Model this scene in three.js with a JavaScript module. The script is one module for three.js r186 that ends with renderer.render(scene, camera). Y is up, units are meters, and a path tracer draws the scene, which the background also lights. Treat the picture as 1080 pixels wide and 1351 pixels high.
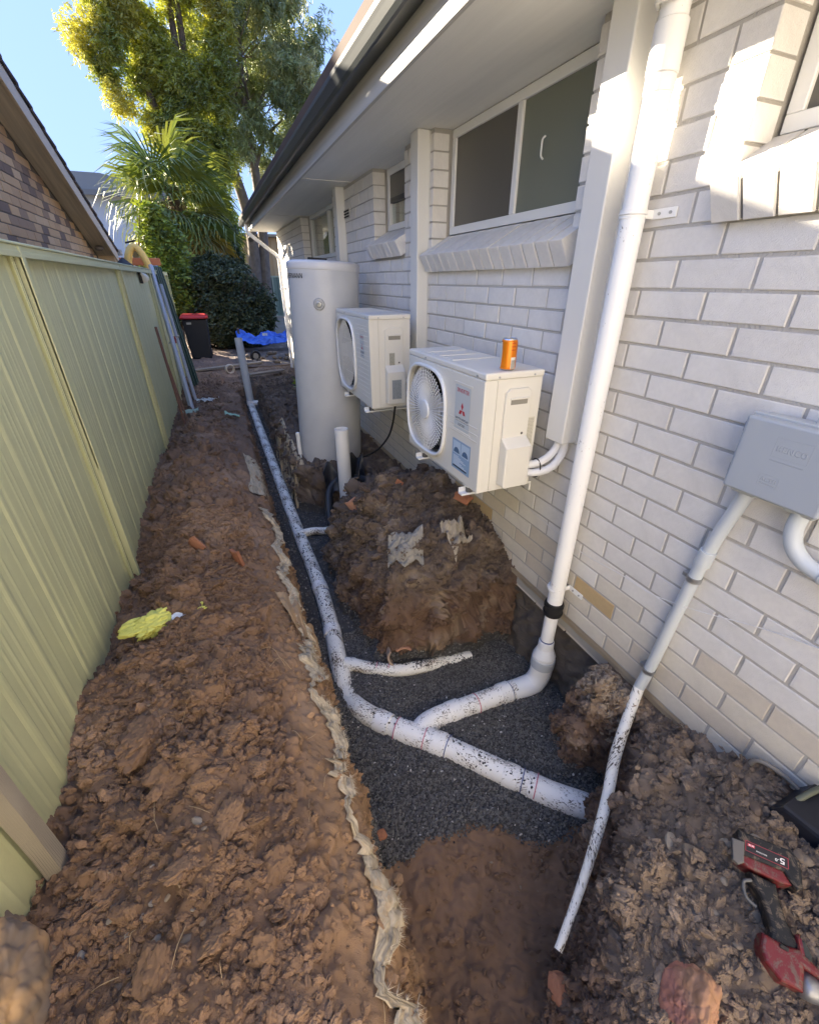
import * as THREE from 'three';
import { mergeGeometries, mergeVertices } from 'three/addons/utils/BufferGeometryUtils.js';
import { RoundedBoxGeometry } from 'three/addons/geometries/RoundedBoxGeometry.js';
import { ImprovedNoise } from 'three/addons/math/ImprovedNoise.js';

// ---------------------------------------------------------------- camera, sky, sun, exposure
const scene = new THREE.Scene();
const camera = new THREE.PerspectiveCamera(100.25, 818 / 1024, 0.03, 400);
const YAW = 23.03 * Math.PI / 180, PITCH = 28.43 * Math.PI / 180;
camera.position.set(0, 1.55, 0);
camera.lookAt(Math.sin(YAW) * Math.cos(PITCH), 1.55 - Math.sin(PITCH), -Math.cos(YAW) * Math.cos(PITCH));
scene.add(camera);
const renderer = new THREE.WebGLRenderer({ antialias: true });
renderer.toneMapping = THREE.LinearToneMapping;
renderer.toneMappingExposure = 6.3;
renderer.shadowMap.enabled = true;
const SUN = new THREE.Vector3(-1, 0.49, -1.25).normalize();
{
  const W = 1024, H = 512, d = new Float32Array(W * H * 4);
  for (let j = 0; j < H; j++) {
    const el = ((j + 0.5) / H - 0.5) * Math.PI, y = Math.sin(el), c = Math.cos(el);
    for (let i = 0; i < W; i++) {
      const az = ((i + 0.5) / W - 0.5) * 2 * Math.PI;
      const dx = Math.cos(az) * c, dz = Math.sin(az) * c;
      const cs = dx * SUN.x + y * SUN.y + dz * SUN.z;
      const t = Math.pow(1 - Math.min(1, Math.max(0, y)), 3.2);
      let r = 0.076 + 0.022 * t, g = 0.121 + 0.026 * t, b = 0.262 - 0.01 * t;
      const glow = 0.03 * Math.exp(-Math.acos(Math.min(1, cs)) * 3.2) + 0.3 * Math.exp(-Math.acos(Math.min(1, cs)) * 14);
      r += glow * 1.15; g += glow; b += glow * 0.8;
      if (y < 0) { const k = Math.min(1, -y * 6); r = r * (1 - k) + 0.14 * k; g = g * (1 - k) + 0.12 * k; b = b * (1 - k) + 0.1 * k; }
      const o = (j * W + i) * 4; d[o] = r; d[o + 1] = g; d[o + 2] = b; d[o + 3] = 1;
    }
  }
  const t = new THREE.DataTexture(d, W, H, THREE.RGBAFormat, THREE.FloatType);
  t.mapping = THREE.EquirectangularReflectionMapping; t.magFilter = t.minFilter = THREE.LinearFilter; t.needsUpdate = true;
  scene.background = t; scene.environment = t;
}
const sun = new THREE.DirectionalLight(new THREE.Color().setRGB(1, 0.87, 0.68), 5);
sun.position.copy(SUN).multiplyScalar(40); sun.castShadow = true;
sun.shadow.mapSize.set(4096, 4096);
Object.assign(sun.shadow.camera, { left: -22, right: 22, top: 22, bottom: -22, near: 1, far: 90 });
scene.add(sun, sun.target);

// ---------------------------------------------------------------- helpers
function mulberry(a) { return () => { a |= 0; a = a + 0x6D2B79F5 | 0; let t = Math.imul(a ^ a >>> 15, 1 | a); t = t + Math.imul(t ^ t >>> 7, 61 | t) ^ t; return ((t ^ t >>> 14) >>> 0) / 4294967296; }; }
const rnd = mulberry(20240611);
const R = (a, b) => a + (b - a) * rnd();
const N = new ImprovedNoise();
const n3 = (x, y, z) => N.noise(x + 37.3, y + 11.7, z + 91.1);
const clamp = (x, a = 0, b = 1) => Math.min(b, Math.max(a, x));
const sstep = (a, b, x) => { const t = clamp((x - a) / (b - a)); return t * t * (3 - 2 * t); };
const mix = (a, b, t) => a + (b - a) * t;
const V = (x, y, z) => new THREE.Vector3(x, y, z);
function keys(list, x) {   // piecewise-linear table [[x, y], ...]
  if (x <= list[0][0]) return list[0][1];
  for (let i = 1; i < list.length; i++) if (x <= list[i][0]) { const t = (x - list[i - 1][0]) / (list[i][0] - list[i - 1][0]); return mix(list[i - 1][1], list[i][1], t * t * (3 - 2 * t)); }
  return list[list.length - 1][1];
}
function hash(i, j, k) { let h = Math.imul(i, 374761393) + Math.imul(j, 668265263) + Math.imul(k, 1274126177) | 0; h = Math.imul(h ^ h >>> 13, 1274126177); return ((h ^ h >>> 16) >>> 0) / 4294967296; }
const WO = [0, 0, 0];
function worley(x, y, z) {   // nearest and second nearest feature point, and the id of the nearest
  const xi = Math.floor(x), yi = Math.floor(y), zi = Math.floor(z); let a = 9, b = 9, id = 0;
  for (let i = -1; i < 2; i++) for (let j = -1; j < 2; j++) for (let k = -1; k < 2; k++) {
    const X = xi + i, Y = yi + j, Z = zi + k, h = hash(X, Y, Z);
    const dx = X + h - x, dy = Y + hash(Y, Z, X + 71) - y, dz = Z + hash(Z, X, Y + 133) - z, d = dx * dx + dy * dy + dz * dz;
    if (d < a) { b = a; a = d; id = h; } else if (d < b) b = d;
  }
  WO[0] = Math.sqrt(a); WO[1] = Math.sqrt(b); WO[2] = id; return WO;
}
const used = new Map();
function numbered(n) { const k = used.get(n) || 0; used.set(n, k + 1); return k ? n + '_' + String(k).padStart(3, '0') : n; }
function tag(o, label, category, group, kind) {
  if (label) o.userData.label = label; if (category) o.userData.category = category;
  if (group) o.userData.group = group; if (kind) o.userData.kind = kind; return o;
}
function thing(name, label, category, pos = [0, 0, 0], group) { const g = new THREE.Group(); g.name = numbered(name); g.position.set(...pos); scene.add(g); return tag(g, label, category, group); }
function part(name, geo, mat, parent, pos) {
  const m = new THREE.Mesh(geo, mat); m.name = parent === scene ? numbered(name) : name; m.castShadow = m.receiveShadow = true;
  if (parent !== scene) { const k = parent.userData._n || (Object.defineProperty(parent.userData, '_n', { value: {}, enumerable: false }), parent.userData._n); const c = k[name] || 0; k[name] = c + 1; if (c) m.name = name + '_' + String(c).padStart(3, '0'); }
  if (pos) m.position.set(...pos); parent.add(m); return m;
}
const box = (w, h, d, x = 0, y = 0, z = 0, r = 0) => { const g = r ? new RoundedBoxGeometry(w, h, d, 2, r) : new THREE.BoxGeometry(w, h, d); return g.translate(x, y, z); };
// box given by its limits
const lim = (x0, x1, y0, y1, z0, z1, r = 0) => box(x1 - x0, y1 - y0, z1 - z0, (x0 + x1) / 2, (y0 + y1) / 2, (z0 + z1) / 2, r);
function merge(list) {
  const l = list.map((g) => { const h = g.index ? g.toNonIndexed() : g; for (const k of Object.keys(h.attributes)) if (!['position', 'normal', 'uv'].includes(k)) h.deleteAttribute(k); return h; });
  return mergeGeometries(l);
}
// swept tube with uv in metres (u along, v around)
function tube(points, rad, seg = 16, steps = 0, closed = false) {
  const P = points.map((p) => Array.isArray(p) ? V(...p) : p);
  const curve = P.length === 2 ? new THREE.LineCurve3(P[0], P[1]) : new THREE.CatmullRomCurve3(P, closed, 'centripetal');
  const L = curve.getLength(), n = steps || (P.length === 2 ? Math.max(1, Math.round(L / 0.25)) : Math.max(8, Math.round(L / 0.03)));
  const g = new THREE.TubeGeometry(curve, n, typeof rad === 'number' ? rad : 1, seg, closed);
  const uv = g.attributes.uv, r0 = typeof rad === 'number' ? rad : rad(0);
  if (typeof rad !== 'number') {   // radius along the tube
    const p = g.attributes.position, fr = [];
    for (let i = 0; i <= n; i++) fr.push(curve.getPointAt(i / n));
    for (let i = 0; i <= n; i++) for (let j = 0; j <= seg; j++) { const q = i * (seg + 1) + j, c = fr[i], r = rad(i / n); p.setXYZ(q, c.x + (p.getX(q) - c.x) * r, c.y + (p.getY(q) - c.y) * r, c.z + (p.getZ(q) - c.z) * r); }
    g.computeVertexNormals();
  }
  for (let i = 0; i < uv.count; i++) uv.setXY(i, uv.getX(i) * L, uv.getY(i) * 2 * Math.PI * r0);
  return g;
}
// closed cylinder between two points
function rod(a, b, r, seg = 16, r2 = r, bev = 0) {
  const A = V(...a), B = V(...b), L = A.distanceTo(B);
  const pr = bev ? [[0, 0], [r - bev, 0], [r, bev], [r2, L - bev], [r2 - bev, L], [0, L]] : [[0, 0], [r, 0], [r, 0], [r2, L], [r2, L], [0, L]];
  const g = new THREE.LatheGeometry(pr.map((p) => new THREE.Vector2(p[0], p[1])), seg);
  const uv = g.attributes.uv, ps = g.attributes.position;
  for (let i = 0; i < uv.count; i++) uv.setXY(i, ps.getY(i), uv.getX(i) * 2 * Math.PI * r);
  g.applyQuaternion(new THREE.Quaternion().setFromUnitVectors(V(0, 1, 0), B.clone().sub(A).normalize()));
  return g.translate(...a);
}
function extr(pts, depth, bev = 0, seg = 2, holes) {
  const s = pts.isShape ? pts : new THREE.Shape(pts.map((p) => new THREE.Vector2(p[0], p[1])));
  if (holes) for (const h of holes) s.holes.push(new THREE.Path(h.map((p) => new THREE.Vector2(p[0], p[1]))));
  return new THREE.ExtrudeGeometry(s, { depth, bevelEnabled: bev > 0, bevelSize: bev, bevelThickness: bev, bevelOffset: -bev, bevelSegments: seg, curveSegments: 10 });
}
function blob(rad, detail, seed, rough = 0.25, flat = [1, 1, 1], facets = 0, crumble = 0) {   // lumpy stone or clod
  let g = mergeVertices(new THREE.IcosahedronGeometry(1, detail).deleteAttribute('normal').deleteAttribute('uv'));
  const p = g.attributes.position, cuts = [], rr = mulberry(seed * 7919 + 3);
  for (let i = 0; i < facets; i++) { const a = rr() * 6.283, c = rr() * 2 - 1, s = Math.sqrt(1 - c * c); cuts.push([V(s * Math.cos(a), c, s * Math.sin(a)), 0.55 + 0.35 * rr()]); }
  for (let i = 0; i < p.count; i++) {
    const v = V(p.getX(i), p.getY(i), p.getZ(i));
    let k = 1 + rough * n3(v.x * 1.3 + seed * 5.1, v.y * 1.3, v.z * 1.3) + rough * 0.5 * n3(v.x * 3.1, v.y * 3.1 + seed * 3.3, v.z * 3.1) + rough * 0.25 * n3(v.x * 7, v.y * 7, v.z * 7 + seed);
    for (const [d, h] of cuts) { const q = v.dot(d) * k; if (q > h) k *= mix(1, h / q, 0.85); }
    if (crumble) { let w = worley(v.x * 2.6 + seed, v.y * 2.6, v.z * 2.6); k += crumble * (Math.min(1, (w[1] - w[0]) * 2.2) * (.4 + w[2]) - .5); w = worley(v.x * 6 + seed, v.y * 6, v.z * 6); k += crumble * .45 * (Math.min(1, (w[1] - w[0]) * 2.2) * (.4 + w[2]) - .5); }
    p.setXYZ(i, v.x * k * rad * flat[0], v.y * k * rad * flat[1], v.z * k * rad * flat[2]);
  }
  g.setAttribute('uv', new THREE.Float32BufferAttribute(new Float32Array(p.count * 2).map((_, i) => i % 2 ? p.getZ(i >> 1) + p.getY(i >> 1) : p.getX(i >> 1)), 2));
  g.computeVertexNormals();
  return g;
}
// ---- textures
function tileNoise(x, y, f, s) { // periodic fractal value on the unit square
  const a = x * 2 * Math.PI, b = y * 2 * Math.PI, q = f / 6.2832;
  return n3(Math.cos(a) * q + s, Math.sin(a) * q + Math.cos(b) * q * 0.7, Math.sin(b) * q + s * 1.7);
}
function tex(w, h, fn, color = false, rep) {
  const d = new Uint8Array(w * h * 4);
  for (let j = 0; j < h; j++) for (let i = 0; i < w; i++) { const c = fn(i / w, j / h), o = (j * w + i) * 4; const q = typeof c === 'number' ? [c, c, c] : c; d[o] = clamp(q[0]) * 255; d[o + 1] = clamp(q[1]) * 255; d[o + 2] = clamp(q[2]) * 255; d[o + 3] = 255; }
  const t = new THREE.DataTexture(d, w, h); t.wrapS = t.wrapT = THREE.RepeatWrapping; t.magFilter = THREE.LinearFilter; t.minFilter = THREE.LinearMipmapLinearFilter; t.generateMipmaps = true;
  if (color) t.colorSpace = THREE.SRGBColorSpace; if (rep) t.repeat.set(rep[0], rep[1]); t.needsUpdate = true; return t;
}
function canvasTex(w, h, draw) { const c = document.createElement('canvas'); c.width = w; c.height = h; draw(c.getContext('2d'), w, h); const t = new THREE.CanvasTexture(c); t.colorSpace = THREE.SRGBColorSpace; t.anisotropy = 8; return t; }
const grainTex = tex(256, 256, (x, y) => 0.5 + 0.3 * tileNoise(x, y, 40, 1) + 0.28 * tileNoise(x, y, 90, 4) + 0.15 * (hash(x * 256 | 0, y * 256 | 0, 5) - 0.5), false, [4, 4]);
const softTex = tex(256, 256, (x, y) => 0.78 + 0.22 * tileNoise(x, y, 6, 2) + 0.12 * tileNoise(x, y, 18, 8) + 0.06 * (hash(x * 256 | 0, y * 256 | 0, 9) - 0.5), false);
const col = (r, g, b) => new THREE.Color().setRGB(r, g, b);
const std = (c, roughness = 0.8, o = {}) => new THREE.MeshStandardMaterial({ color: c, roughness, side: THREE.DoubleSide, ...o });
// ---------------------------------------------------------------- ground sheet to the horizon, with the excavated strip left open
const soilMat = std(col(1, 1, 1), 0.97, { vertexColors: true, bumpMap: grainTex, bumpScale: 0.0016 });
{
  const s = new THREE.Shape([[-300, -300], [300, -300], [300, 300], [-300, 300]].map((p) => new THREE.Vector2(...p)));
  s.holes.push(new THREE.Path([[-0.72, 14.8], [1.46, 14.8], [1.46, -0.75], [-0.72, -0.75]].map((p) => new THREE.Vector2(...p))));
  const g = new THREE.ShapeGeometry(s).rotateX(-Math.PI / 2);
  tag(part('ground', g, std(col(0.15, 0.115, 0.08), 1, { bumpMap: grainTex, bumpScale: 0.01 }), scene, [0, -0.012, 0]), null, null, null, 'structure');
}
// ---------------------------------------------------------------- the dug soil: spoil heap, trench, mounds
const TR = [[.17, 1.4], [.17, -.5], [.19, -1], [.17, -2], [.18, -3], [.2, -5], [.235, -7.45], [.47, -7.45], [.46, -5], [.455, -3.75], [.62, -3.6], [.98, -3.52], [1.12, -3.2], [.95, -3.0], [.62, -2.97], [.50, -2.8], [.49, -2.4], [.51, -1.95], [.56, -1.70], [.82, -1.61], [1.08, -1.60], [1.26, -1.60], [1.46, -1.56], [1.46, -1.02], [1.33, -.98], [1.17, -.94], [1.10, -.78], [1.22, -.66], [1.08, -.55], [.86, -.42], [.70, -.32], [.57, -.2], [.52, .2], [.5, 1.4]];
function sdTrench(x, z) {
  let d = 1e9, inside = false;
  for (let i = 0, j = TR.length - 1; i < TR.length; j = i++) {
    const [ax, az] = TR[j], [bx, bz] = TR[i], ex = bx - ax, ez = bz - az, t = clamp(((x - ax) * ex + (z - az) * ez) / (ex * ex + ez * ez));
    const qx = ax + ex * t - x, qz = az + ez * t - z; d = Math.min(d, qx * qx + qz * qz);
    if ((az > z) !== (bz > z) && x < (bx - ax) * (z - az) / (bz - az) + ax) inside = !inside;
  }
  return inside ? -Math.sqrt(d) : Math.sqrt(d);
}
const FENCE_H = [[-20, .05], [-8, .05], [-5.4, .06], [-4.6, .09], [-4, .18], [-3, .2], [-2.25, .16], [-1.7, .2], [-1.3, .31], [-.95, .25], [-.8, .24], [-.55, .2], [.6, .15]];
const CREST_H = [[-20, .03], [-8, .06], [-6, .1], [-5.8, .13], [-5.2, .2], [-4.4, .31], [-3.6, .33], [-3, .36], [-2.3, .33], [-1.6, .38], [-1, .36], [-.5, .31], [.8, .28]];
const EDGE_H = [[-20, .02], [-8, .03], [-6, .05], [-4, .1], [-3, .14], [-2, .13], [-1.2, .11], [-.5, .1], [.8, .1]];
function surfaceH(x, z) {
  if (x < 0.34) {
    const f = keys(FENCE_H, z), c = keys(CREST_H, z), e = keys(EDGE_H, z), cx = -0.27 + 0.07 * n3(0, 0, z * 0.9);
    return x < cx ? mix(f, c, sstep(-.68, cx, x)) : mix(c, e, Math.pow(clamp((x - cx) / (.16 - cx)), 1.5));
  }
  const g = (a, b) => Math.exp(-a * a - b * b);
  const m1 = .06 + .1 * sstep(-3.1, -2.6, z) + .19 * g((x - 1.1) / .45, (z + 2.45) / .5) + .06 * g((x - .75) / .3, (z + 2.3) / .4) + .03 * g((x - .9) / .4, (z + 1.75) / .2);
  const m2 = .035 + .15 * g((x - .62) / .22, (z + 5.6) / 1.2) + .05 * g((x - .55) / .2, (z + 4.5) / .5) + .03 * g((x - .6) / .2, (z + 6.9) / .5) - .015 * g((x - 1) / .4, (z + 4) / .6);
  const m3 = .02 + .17 * sstep(.45, 1.25, x) * sstep(-.72, -.1, z) + .06 * sstep(.55, 1.1, x) * sstep(-.5, .1, z) + .05 * g((x - 1.2) / .1, (z + .8) / .13) - .06 * g((x - .95) / .12, (z + .42) / .09);
  const a = sstep(-3.45, -3.05, z), b = sstep(-1.35, -1.1, z);
  return mix(mix(m2, m1, a), m3, b);
}
const floorH = (x, z) => z < -3.2 ? mix(-.40, -.20, clamp((-3.2 - z) / 4.2)) : z > -.78 ? mix(-.40, -.455, sstep(-.78, -.45, z)) + .05 * sstep(.0, .8, z) : -.40;
// 1 on the gravel bed, 0 on bare soil
function gravelMask(x, z, sd) { return sd > -.012 ? 0 : sstep(.05, -.05, z + .76 - .18 * sstep(.55, .95, x) + .05 * n3(x * 9, 1, z * 9)) * sstep(-7.6, -7.2, z); }
const HX = [], HB = [];
function H0(x, z) {
  const w = .028 * n3(x * 5, 2, z * 5) + .014 * n3(x * 17, 7, z * 17);
  const sd = sdTrench(x, z) + w;
  const soft = x > .45 && z < -1.3 && z > -3.1 ? 1 : x > .5 && z > -1.3 ? .45 : 0, t = soft === 1 ? Math.pow(clamp((sd + .03) / .27), .62) * .55 + sstep(-.03, .06, sd) * .45 : sstep(-.035, .045 + .10 * soft, sd + .02 * soft);
  return [mix(floorH(x, z), surfaceH(x, z), t), sd];
}
const ROWS = [], NX = 430;
{
  let z = 0.75;
  while (z > -15) { ROWS.push(z); z -= z > .15 ? .012 : 0.0044 * (1 + 0.62 * Math.abs(z)) * (z < -9 ? 3 : 1) * ((z < -1.52 && z > -1.8) ? .75 : 1); }
}
const NR = ROWS.length, SP = new Float32Array(NR * NX * 3), SN = new Float32Array(NR * NX * 3), SC = new Float32Array(NR * NX * 3), SG = new Float32Array(NR * NX), SD = new Float32Array(NR * NX), SU = new Float32Array(NR * NX * 2);
{
  const F = 560, X0 = -.74, X1 = 1.445, hx = new Float32Array(F), hs = new Float32Array(F), cum = new Float32Array(F);
  for (let r = 0; r < NR; r++) {
    const z = ROWS[r];
    const x1 = z < -9.35 ? 3.2 : X1;                   // beyond the house the strip widens
    for (let i = 0; i < F; i++) {
      const x = mix(X0, x1, i / (F - 1)), [h, s] = H0(x, z); hx[i] = h; hs[i] = s;
      cum[i] = i ? cum[i - 1] + Math.hypot((x1 - X0) / (F - 1), (h - hx[i - 1]) * 0.8) : 0;
    }
    let k = 0;
    for (let i = 0; i < NX; i++) {
      const t = cum[F - 1] * i / (NX - 1); while (k < F - 2 && cum[k + 1] < t) k++;
      const f = clamp((t - cum[k]) / (cum[k + 1] - cum[k] || 1)), o = r * NX + i;
      SP[o * 3] = mix(X0, x1, (k + f) / (F - 1)); SP[o * 3 + 1] = mix(hx[k], hx[k + 1], f); SP[o * 3 + 2] = z; SD[o] = mix(hs[k], hs[k + 1], f);
    }
  }
  const idx = new Uint32Array((NR - 1) * (NX - 1) * 6); let q = 0;
  for (let r = 0; r < NR - 1; r++) for (let i = 0; i < NX - 1; i++) { const a = r * NX + i, b = a + 1, c = a + NX, d = c + 1; idx[q++] = a; idx[q++] = b; idx[q++] = c; idx[q++] = b; idx[q++] = d; idx[q++] = c; }
  const geo = new THREE.BufferGeometry();
  geo.setAttribute('position', new THREE.BufferAttribute(SP, 3)); geo.setIndex(new THREE.BufferAttribute(idx, 1));
  geo.computeVertexNormals(); SN.set(geo.attributes.normal.array);
  // crumble: push every vertex along its normal
  for (let o = 0; o < NR * NX; o++) {
    const x = SP[o * 3], y = SP[o * 3 + 1], z = SP[o * 3 + 2], sd = SD[o], gm = gravelMask(x, z, sd); SG[o] = gm;
    const floorT = sstep(.0, -.05, sd), left = x < .25 && sd > -.02 ? 1 : 0;
    const near = z > -3.6 ? 1 : 0, far = z < -9 ? .3 : 1;
    const wx = x + .02 * n3(x * 21, y * 21, z * 21), wy = y + .02 * n3(y * 19, z * 19, x * 19), wz = z + .02 * n3(z * 20, x * 20, y * 20);
    let d = .02 * n3(x * 6, y * 6, z * 6), dark = 0;
    const cut = left ? sstep(.07, -.02, x) * .9 + .1 : 1;         // the bank by the trench is scraped smooth
    if (gm < .5) {
      const wall = sstep(.92, .7, SN[o * 3 + 1]), rough = (floorT > .5 ? mix(.45, 1, wall) : 1) * far * mix(.35, 1, sstep(-.25, .2, n3(x * 3.1, 5, z * 3.1)));
      let w = worley(wx * 8, wy * 8, wz * 8); const c1 = Math.min(1, (w[1] - w[0]) * 2.6), h1 = w[2];
      d += rough * cut * .052 * (c1 * (.3 + h1) - .4); 
      w = worley(wx * 19 + 5, wy * 19, wz * 19); { const c = Math.min(1, (w[1] - w[0]) * 2.4); d += rough * mix(.4, 1, cut) * .02 * (c * (.3 + w[2]) - .4); }
      w = worley(wx * 36, wy * 36, wz * 36); const c2 = Math.min(1, (w[1] - w[0]) * 2.4);
      d += rough * mix(.5, 1, cut) * .011 * (c2 * (.4 + .9 * w[2]) - .4);
      if (near) { w = worley(x * 62, y * 62, z * 62); d += mix(.5, 1, cut) * (floorT > .5 ? .45 : 1) * .0046 * (Math.min(1, (w[1] - w[0]) * 2) * (.3 + w[2]) - .4); }
      if (x > .45) { d += (z < -1.3 ? .035 : .02) * wall * n3(x * 11, y * 11, z * 11); if (z < -1.3 && z > -3.1) { const q = worley(wx * 5.5 + 3, wy * 5.5, wz * 5.5); d += .055 * (Math.min(1, (q[1] - q[0]) * 2.4) * (.3 + q[2]) - .4); } }
      d += .006 * n3(x * 33, y * 33, z * 33) * (floorT > .5 ? .6 : 1);
    } else d += .006 * n3(x * 25, y * 25, z * 25);
    // colour of the soil itself
    const p1 = n3(x * 2.3, y * 2.3, z * 2.3), p2 = n3(x * 8, y * 8 + 4, z * 8), p3 = n3(x * 40, y * 40, z * 40);
    let c;
    const v = 1 + .22 * p1 + .18 * p2 + .16 * p3;
    if (gm > .5) c = [.035, .033, .031];
    else if (x < .27 && sd > -.06) {
      c = [.142, .086, .051];
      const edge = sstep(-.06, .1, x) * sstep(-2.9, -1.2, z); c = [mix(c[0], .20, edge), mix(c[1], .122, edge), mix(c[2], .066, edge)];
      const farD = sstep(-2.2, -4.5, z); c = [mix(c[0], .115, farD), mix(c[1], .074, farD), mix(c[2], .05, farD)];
      const pale = sstep(.25, .5, p1 + .5 * p2) * .35; c = [mix(c[0], .21, pale), mix(c[1], .14, pale), mix(c[2], .088, pale)];
    } else if (floorT > .5) c = [.135, .082, .05];
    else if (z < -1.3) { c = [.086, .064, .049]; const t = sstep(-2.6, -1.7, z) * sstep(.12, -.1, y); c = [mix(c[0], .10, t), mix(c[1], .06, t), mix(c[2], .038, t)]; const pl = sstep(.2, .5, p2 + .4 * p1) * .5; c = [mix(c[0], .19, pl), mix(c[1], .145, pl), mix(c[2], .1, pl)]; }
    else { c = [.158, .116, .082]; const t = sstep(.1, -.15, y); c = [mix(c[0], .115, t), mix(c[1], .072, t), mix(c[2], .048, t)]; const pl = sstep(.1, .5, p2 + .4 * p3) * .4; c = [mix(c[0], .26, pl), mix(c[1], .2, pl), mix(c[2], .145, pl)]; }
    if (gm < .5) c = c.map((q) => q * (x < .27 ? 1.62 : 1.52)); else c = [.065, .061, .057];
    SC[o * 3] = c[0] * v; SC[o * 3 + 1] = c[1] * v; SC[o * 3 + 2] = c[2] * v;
    SP[o * 3] = x + SN[o * 3] * d; SP[o * 3 + 1] = y + SN[o * 3 + 1] * d; SP[o * 3 + 2] = z + SN[o * 3 + 2] * d;
    SU[o * 2] = x * 6 + y * 4; SU[o * 2 + 1] = z * 6 + y * 4;
  }
  geo.computeVertexNormals(); SN.set(geo.attributes.normal.array);
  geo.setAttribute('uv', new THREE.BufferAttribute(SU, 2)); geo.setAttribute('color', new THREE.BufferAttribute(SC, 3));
  var soil = tag(part('excavated_soil', geo, soilMat, scene), null, null, null, 'structure');
}
// a surface sample: row by z, column by x
function rowAt(z) { let a = 0, b = NR - 1; while (b - a > 1) { const m = (a + b) >> 1; if (ROWS[m] > z) a = m; else b = m; } return a; }
function soilAt(x, z) { const r = rowAt(z); let best = 0, bd = 9; for (let i = 0; i < NX; i++) { const d = Math.abs(SP[(r * NX + i) * 3] - x); if (d < bd) { bd = d; best = r * NX + i; } } return best; }
const soilY = (x, z) => SP[soilAt(x, z) * 3 + 1];
const rowW = []; { let s = 0; for (let r = 0; r < NR - 1; r++) { s += ROWS[r] - ROWS[r + 1]; rowW.push(s); } }
function randomSoil(z0, z1) { const a = rowAt(z1), b = rowAt(z0), lo = a ? rowW[a - 1] : 0, t = mix(lo, rowW[Math.min(b, NR - 2)], rnd()); let i = a, j = Math.min(b, NR - 2); while (i < j) { const m = (i + j) >> 1; if (rowW[m] < t) i = m + 1; else j = m; } return i * NX + (rnd() * NX | 0); }
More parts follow.
